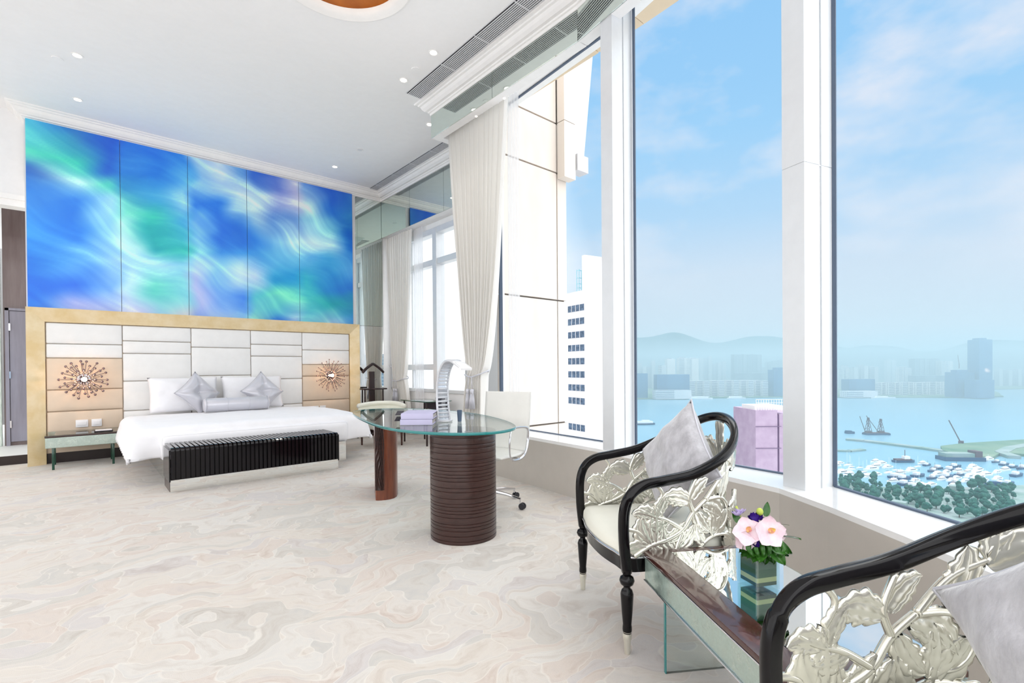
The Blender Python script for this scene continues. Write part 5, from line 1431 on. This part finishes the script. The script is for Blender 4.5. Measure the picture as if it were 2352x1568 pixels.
def pink():
    D = 120; c = far(1735, D); u = Vector((CR.x, CR.y, 0)).normalized(); v = Vector((CF.x, CF.y, 0)).normalized()
    zt = EYE+(HZ-946)*D/FPX
    t = thing('pink_building', 'pale pink building with a railed roof beside the thick white mullion', 'building', (c.x, c.y, -100))
    def pr(a0, a1, b0, b1): return [tuple(c+u*a+v*b)[:2] for a, b in ((a0, b0), (a1, b0), (a1, b1), (a0, b1))]
    MB().prism(pr(0, 5.3, 0, 12), -100, zt).build('wall', 'pink_wall', t)
    MB().prism(pr(5.9, 14, .3, 12), -100, zt-1).build('wall', 'pink_wall', t)
    mat('pink_dark', (110, 96, 124), .7)
    MB().prism(pr(5.3, 5.9, .5, 12), -100, zt-1.2).build('recess', 'pink_dark', t)
    for zz in (zt-4.0, zt-9.3): MB().prism(pr(-.05, 6.2, -.15, .0), zz, zz+.14).build('string_course', 'pink_dark', t)
    MB().prism(pr(.4, 7.5, 1.2, 8), zt, zt+1.0).build('roof_room', 'concrete_white', t)
    r = MB()
    for k in range(12):
        A = c+u*(.3+.62*k)+v*.3; r.bar((A.x, A.y, zt), (A.x, A.y, zt+2.6), .06, .06)
    for zz in (.9, 1.8, 2.6):
        A = c+u*.3+v*.3; B = c+u*7.2+v*.3; r.bar((A.x, A.y, zt+zz), (B.x, B.y, zt+zz), .07, .07)
    r.build('roof_railing', 'boat_white', t)
pink()

# ---- breakwater, reclaimed land, quays
def strip(name, pts, wid, h, m, smooth=False):
    P_ = [sea(a, b) for a, b in pts]; mb = MB()
    for i in range(len(P_)-1):
        d = (P_[i+1]-P_[i]).normalized(); n = Vector((-d.y, d.x, 0))*wid/2
        mb.prism([tuple(P_[i]-n)[:2], tuple(P_[i+1]+d*.5-n)[:2], tuple(P_[i+1]+d*.5+n)[:2], tuple(P_[i]+n)[:2]], ZSEA-.5, ZSEA+h)
    struct(name, mb, m)
strip('ground_breakwater', [(1944, 1016), (1985, 1020), (2060, 1030), (2120, 1038), (2178, 1047), (2240, 1060)], 11, 2.5, 'quay')
strip('ground_jetty', [(1905, 1041), (1950, 1043), (1982, 1040)], 7, 2, 'quay')
lp = [sea(2160, 1036), sea(2210, 1030), sea(2352, 1022), sea(2700, 1012), sea(2700, 1058), sea(2400, 1062), sea(2300, 1052), sea(2280, 1063), sea(2210, 1060), sea(2165, 1046)]
struct('ground_reclaimed', MB().prism([(a.x, a.y) for a in lp], ZSEA-.5, ZSEA+3), 'land_green')
strip('road_shore', [(2330, 1062), (2300, 1052), (2320, 1042), (2420, 1026)], 12, 3.6, 'quay')
qy = [sea(1600, 1112), sea(1900, 1110), sea(1960, 1122), sea(2060, 1133), sea(2180, 1133), sea(2352, 1128), sea(2800, 1118), far(2800, 60), far(1300, 60), sea(1300, 1060), sea(1480, 1062), sea(1560, 1060)]
struct('ground_quay', MB().prism([(a.x, a.y) for a in qy], ZSEA-.5, ZSEA+2.2), 'quay')
strip('road_bridge', [(1560, 1048), (1700, 1043), (1800, 1046)], 9, 8, 'quay')

# ---- vessels
def hull(mb, L, W_, H, z0, bow=.35, n=12):
    """pointed boat hull along +X"""
    k = len(mb.v)
    for i in range(n+1):
        u = i/n; x = -L/2+L*u; w = W_/2*(1 if u < 1-bow else max(0.0, math.cos((u-(1-bow))/bow*PI/2))**.7+.02); sh_ = H*(1+.35*max(0, u-.5))
        for (yy, zz) in ((-w, sh_), (-w*.75, 0), (w*.75, 0), (w, sh_)): mb.v.append((x, yy, z0+zz))
    for i in range(n):
        for j in range(4): a = k+i*4+j; b = k+i*4+(j+1) % 4; mb.f.append((a, b, b+4, a+4))
    mb.f.append((k, k+3, k+2, k+1)); e = k+n*4; mb.f.append((e, e+1, e+2, e+3)); return mb
def yacht(label, group):
    t = thing('motor_yacht', label, 'boat', (0, 0, ZSEA), group); B = ZSEA
    hull(MB(), 18, 5, 2.0, B+.0).build('hull', 'boat_white', t).location = (0, 0, 0)
    MB().bevbox(-6.5, 3.5, -1.9, 1.9, B+2.0, B+4.0, .3).build('cabin', 'boat_white', t, True)
    MB().box(-5.5, 3.6, -1.95, 1.95, B+2.7, B+3.4).build('cabin_window', 'boat_glass', t)
    MB().bevbox(-5, .5, -1.5, 1.5, B+4.0, B+5.2, .3).build('flybridge', 'boat_white', t, True)
    MB().tube([(-2, 0, B+5), (-2.6, 0, B+8)], .09, 6).build('mast', 'boat_white', t)
    return t
def workboat(label, group):
    t = thing('work_boat', label, 'boat', (0, 0, ZSEA), group); B = ZSEA
    hull(MB(), 18, 5.4, 2.2, B, .3).build('hull', 'boat_blue', t)
    MB().bevbox(-6, -.5, -2, 2, B+2.1, B+4.8, .2).build('wheelhouse', 'boat_white', t, True)
    MB().box(-5, 6, -2.2, 2.2, B+1.7, B+2.3).build('deck', 'barge_rust', t)
    MB().tube([(1, 0, B+2), (1, 0, B+8)], .12, 6).build('mast', 'barge_rust', t)
    return t
def sailboat(label, group):
    t = thing('sailing_boat', label, 'boat', (0, 0, ZSEA), group); B = ZSEA
    hull(MB(), 12, 3.4, 1.4, B, .5).build('hull', 'boat_white', t)
    MB().bevbox(-3, 2, -1.1, 1.1, B+1.3, B+2.1, .2).build('cabin', 'boat_white', t, True)
    MB().tube([(.5, 0, B+1.3), (.5, 0, B+16)], .14, 6).build('mast', 'boat_white', t)
    MB().tube([(.5, 0, B+2.9), (-4.5, 0, B+2.9)], .22, 6).build('boom', 'boat_blue', t)
    return t
kinds = [yacht('white motor yacht moored among the marina boats', 'white motor yachts in the marina'), workboat('dark-hulled work boat moored among the marina yachts', 'dark work boats in the marina'), sailboat('small white sailing boat with a bare mast in the marina', 'bare-masted sailing boats in the marina')]
random.seed(77)
spots = []
def cluster(x0, y0, x1, y1, rows, n, jx=5, jy=2, wts=(6, 2, 2)):
    for r_ in range(rows):
        for i in range(n):
            u = (i+.5)/n; spots.append((x0+(x1-x0)*u+random.uniform(-jx, jx)+r_*7, y0+(y1-y0)*u+random.uniform(-jy, jy)+r_*9, random.choices((0, 1, 2), wts)[0]))
cluster(1998, 1066, 2064, 1090, 2, 4, 4, 2, (8, 1, 2))
cluster(1926, 1072, 1990, 1084, 3, 5, 5, 2, (4, 2, 5))
cluster(2110, 1070, 2180, 1096, 2, 5, 4, 2, (2, 6, 1))
cluster(2190, 1080, 2250, 1092, 3, 6, 4, 2, (9, 1, 0))
cluster(2150, 1100, 2268, 1112, 2, 8, 4, 2, (7, 2, 1))
cluster(2050, 1104, 2150, 1124, 2, 7, 5, 2, (5, 3, 2))
cluster(2262, 1064, 2352, 1088, 1, 5, 3, 2, (3, 5, 1))
cluster(1925, 1094, 1975, 1104, 1, 4, 5, 2, (3, 3, 3))
cluster(2272, 1098, 2420, 1106, 1, 4, 9, 3, (5, 1, 3))
used = [0, 0, 0]; berths = []
for (x, y, k) in spots:
    p = sea(x, y); p.z = ZSEA; base = kinds[k]; a = random.choice((-.35, 2.79)) + random.uniform(-.08, .08)
    sc = random.uniform(.65, 1.05); hx, hy = Vector((math.cos(-.35), math.sin(-.35), 0)), Vector((-math.sin(-.35), math.cos(-.35), 0))
    for tr in range(14):      # slide sideways to a free berth
        if all(abs((p-q).dot(hx)) > 9.6*(sc+s2) or abs((p-q).dot(hy)) > 3.6*(sc+s2) for q, s2 in berths): break
        p = p+hy*random.uniform(-7, 7)+hx*random.uniform(-12, 12)
    else: continue
    berths.append((p.copy(), sc))
    if not used[k]: used[k] = 1; base.location = p; base.rotation_euler = (0, 0, a); base.scale = (sc, sc, sc)
    else: dup(base, p, None, a, scale=sc)
def vessel(name, label, px, y, ang, L, W_, parts):
    p = sea(px, y); t = thing(name, label, 'ship', (p.x, p.y, ZSEA)); M = Matrix.Translation((p.x, p.y, 0)) @ Matrix.Rotation(ang, 4, 'Z')
    for nm, m, f in parts:
        mb = MB(); f(mb, ZSEA); mb.build(nm, m, t, M=M)
    return t
ra = math.atan2(CR.y, CR.x)
vessel('ferry', 'white and blue ferry crossing at the left of the middle window', 1481, 977, ra, 38, 9, [('hull', 'boat_blue', lambda m, z: hull(m, 38, 9, 3, z, .2)), ('saloon', 'boat_white', lambda m, z: m.box(-16, 14, -4, 4, z+3, z+6.5)), ('bridge', 'boat_white', lambda m, z: m.box(-6, 8, -3, 3, z+6.5, z+8.8))])
vessel('cruise_boat', 'longer of two white cruise boats at the far shore in the middle window', 1610, 920.5, ra, 76, 14, [('hull', 'boat_white', lambda m, z: hull(m, 76, 14, 5, z, .2)), ('saloon', 'boat_white', lambda m, z: m.box(-32, 22, -6, 6, z+5, z+11))])
vessel('cruise_boat', 'shorter of two white cruise boats at the far shore in the middle window', 1692, 919.5, ra, 60, 12, [('hull', 'boat_white', lambda m, z: hull(m, 60, 12, 4, z, .2)), ('saloon', 'boat_white', lambda m, z: m.box(-24, 16, -5, 5, z+4, z+9))])
vessel('white_ship', 'low white ship off the left end of the right-hand window waterfront row', 2030, 921, ra, 70, 12, [('hull', 'boat_white', lambda m, z: hull(m, 76, 13, 4, z, .2)), ('saloon', 'boat_white', lambda m, z: m.box(-26, 10, -5, 5, z+4, z+8))])
def aframe(m, z, x0, H=24):
    for s in (-1, 1):
        for e in (-1, 1): m.bar((x0+s*4.4, e*3, z+2), (x0, e*.8, z+H), .7, .7)
        for k in range(4): m.bar((x0-4.4*(1-k/4.5), s*2.6, z+2+k*H/4.5), (x0+4.4*(1-(k+1)/4.5), s*2.6, z+2+(k+1)*H/4.5), .45, .45)
    m.box(x0-3, x0+3, -3, 3, z+2, z+6); m.box(x0-1.2, x0+1.2, -1.2, 1.2, z+H-3, z+H+1)
vessel('crane_barge', 'barge with two lattice cranes and raised booms in mid harbour', 2012, 1004, ra-.05, 36, 13, [
    ('hull', 'boat_blue', lambda m, z: m.box(-18, 18, -6, 6, z, z+2.6)), ('deck', 'barge_rust', lambda m, z: m.box(-17, 17, -5.5, 5.5, z+2.6, z+3.4)),
    ('crane_frame', 'barge_rust', lambda m, z: aframe(m, z, -12, 26)), ('crane_frame', 'barge_rust', lambda m, z: aframe(m, z, 7, 24)),
    ('crane_boom', 'barge_rust', lambda m, z: m.bar((-17, 0, z+6), (-25, 0, z+29), .7, .7)), ('crane_boom', 'barge_rust', lambda m, z: m.bar((2, 0, z+6), (-15, 0, z+30), .7, .7))])
vessel('small_barge', 'small dark barge beside the double-crane barge', 1951, 1001, ra, 12, 7, [('hull', 'boat_blue', lambda m, z: m.box(-6, 6, -3.5, 3.5, z, z+3.5)), ('shed', 'boat_blue', lambda m, z: m.box(-5.5, 2, -3, 3, z+3.5, z+5))])
vessel('crane_barge', 'broad loaded barge moored under the single leaning crane boom', 2205, 1064, ra-.12, 42, 16, [
    ('hull', 'boat_blue', lambda m, z: m.box(-21, 21, -8, 8, z, z+4.2)), ('cargo', 'quay', lambda m, z: m.box(-19, 11, -6, 6, z+4.2, z+8.5)), ('deckhouse', 'barge_rust', lambda m, z: m.box(12, 19, -6, 6, z+4.2, z+11))])
p0, p1 = sea(2207, 1030), sea(2207, 1030)
cb = thing('land_crane', 'single long crane boom leaning over the reclaimed land', 'crane', tuple(p0))
q1 = far(2179, dist(1030)+5, EYE+(HZ-973)*dist(1030)/FPX)
MB().bar((p0.x, p0.y, ZSEA+3), tuple(q1), 1.1, 1.1).build('boom', 'barge_rust', cb); MB().bar((p0.x-3, p0.y, ZSEA+3), (p0.x+4, p0.y, ZSEA+3), 5, 6).build('crane_cab', 'barge_rust', cb)
vessel('tug_boat', 'rust-red and white work ship with a tall bridge in the marina', 2076, 1068, ra, 24, 7, [('hull', 'boat_blue', lambda m, z: hull(m, 24, 7, 2.4, z, .3)), ('deck', 'barge_rust', lambda m, z: m.box(-10, 7, -3, 3, z+2.3, z+4)), ('bridge', 'boat_white', lambda m, z: m.box(-1, 5, -2.5, 2.5, z+4, z+7)), ('mast', 'barge_rust', lambda m, z: m.bar((1, 0, z+7), (1, 0, z+14), .5, .5))])
vessel('dark_launch', 'dark blue launch at the seaward corner of the lower marina', 2288, 1124, ra-.05, 14, 5, [('hull', 'boat_blue', lambda m, z: hull(m, 16, 5, 2.6, z, .3)), ('cabin', 'boat_blue', lambda m, z: m.box(-5, 2, -2, 2, z+2.4, z+4))])

# ---- trees along the quay
def tree(seed):
    random.seed(seed); t = thing('quay_tree', 'dark green tree in the belt along the quay below the windows', 'tree', (0, 0, ZSEA+2), 'quayside trees'); B = ZSEA+2
    mb = MB()
    for k in range(7):
        a = random.uniform(0, 6.28); r = random.uniform(0, 3.2); mb.ball((math.cos(a)*r, math.sin(a)*r, B+7+random.uniform(-2.2, 2.6)), random.uniform(2.0, 3.4), 9, 6)
    mb.v = [(x*(1+.09*noise.noise(Vector((x, y, z)))), y*(1+.09*noise.noise(Vector((y, z, x)))), z+.5*noise.noise(Vector((z, x, y))*.8)) for x, y, z in mb.v]
    mb.build('crown', 'tree_green', t); MB().tube([(0, 0, B), (0, 0, B+5)], [.45, .3], 6).build('trunk', 'trunk', t); return t
protos = [tree(3), tree(8), tree(15)]; usedt = [0]*3
random.seed(19)
grown = []
for i in range(2500):
    if len(grown) >= 200: break
    px = random.uniform(1930, 2330); f = (px-1930)/400
    y = 1113+f*24+random.random()**1.1*(40+f*52)
    if 1975 < px < 1998 and y < 1125: continue
    k = random.randrange(3); p = sea(px, y); p.z = ZSEA+2; sc = random.uniform(.38, 1.0)
    if any((p-q).length < 5.6*(sc+s2) for q, s2 in grown) or any((p-q).length < 8+10*s2 for q, s2 in berths): continue
    grown.append((p.copy(), sc))
    if not usedt[k]: usedt[k] = 1; protos[k].location = p; protos[k].scale = (sc,)*3
    else: dup(protos[k], p, None, random.uniform(0, 6), scale=sc)
random.seed(23)
sheds = []
for i in range(600):
    if len(sheds) >= 16: break
    px = random.uniform(2020, 2340); y = random.uniform(1133, 1182)
    p = sea(px, y); w, l, h = random.uniform(7, 15), random.uniform(6, 9), random.uniform(3.5, 6)
    if any((p-q).length < w*.6+4.5*s2+1.5 for q, s2 in grown) or any((p-q).length < 18 for q in sheds): continue
    sheds.append(p.copy())
    t = thing('quay_building', 'low pale shed among the quayside trees', 'building', (p.x, p.y, ZSEA+2.2), 'low sheds among the trees')
    MB().box(p.x-w/2, p.x+w/2, p.y-l/2, p.y+l/2, ZSEA+2.2, ZSEA+2.2+h).build('shed_body', 'quay' if i % 3 else 'boat_white', t)
random.seed(31)
wb_ = []
for i in range(300):
    if len(wb_) >= 12: break
    px = random.uniform(1620, 1740); y = random.uniform(1064, 1118); p = sea(px, y); h = random.uniform(5, 20)
    if any((p-q).length < 20 for q in wb_): continue
    wb_.append(p.copy())
    t = thing('waterside_building', 'low blue-grey building beside the pink building', 'building', (p.x, p.y, ZSEA+2.2), 'low blocks beside the pink building')
    MB().box(p.x-7, p.x+7, p.y-6, p.y+6, ZSEA+2.2, ZSEA+2.2+h).build('block_body', 'tower_pale', t)

# ---- sea haze: a thin real volume over the harbour
def haze():
    m = bpy.data.materials.new('sea_haze'); m.use_nodes = True; t = NT(m.node_tree)
    v = t.n('ShaderNodeVolumeScatter', i_Density=HAZE, i_Anisotropy=0.0); v.inputs['Color'].default_value = (.62, .87, 1.0, 1)
    ab = t.n('ShaderNodeVolumeAbsorption', i_Density=HAZE); ab.inputs['Color'].default_value = v.inputs['Color'].default_value
    ad = t.n('ShaderNodeAddShader'); t.l(v.outputs[0], ad.inputs[0]); t.l(ab.outputs[0], ad.inputs[1])
    o = t.n('ShaderNodeOutputMaterial'); t.l(ad.outputs[0], o.inputs['Volume']); MATS['sea_haze'] = m
    P_ = [far(1215, 200), far(4200, 200), far(4200, 8000), far(1215, 8000)]
    o = MB().prism([(a.x, a.y) for a in P_], ZSEA+.2, 115).build('harbour_haze', 'sea_haze')
    tag(o, 'thin pale blue haze lying over the harbour and its far shore', 'haze', kind='stuff')
HAZE = .00066
haze()
def west_haze():  # haze volume added to turn the overexposed bay view white
    m = bpy.data.materials.new('west_haze'); m.use_nodes = True; t = NT(m.node_tree)
    v = t.n('ShaderNodeVolumeScatter', i_Density=.006); v.inputs['Color'].default_value = (1, 1, 1, 1)
    o = t.n('ShaderNodeOutputMaterial'); t.l(v.outputs[0], o.inputs['Volume']); MATS['west_haze'] = m
    P_ = [far(-1500, 260), far(1210, 260), far(1210, 4000), far(-1500, 4000)]
    tag(MB().prism([(a.x, a.y) for a in P_], ZSEA+.2, 170).build('whitening_haze', 'west_haze'), 'dense white haze added to whiten the view beyond the bay window', 'haze', kind='stuff')
west_haze()
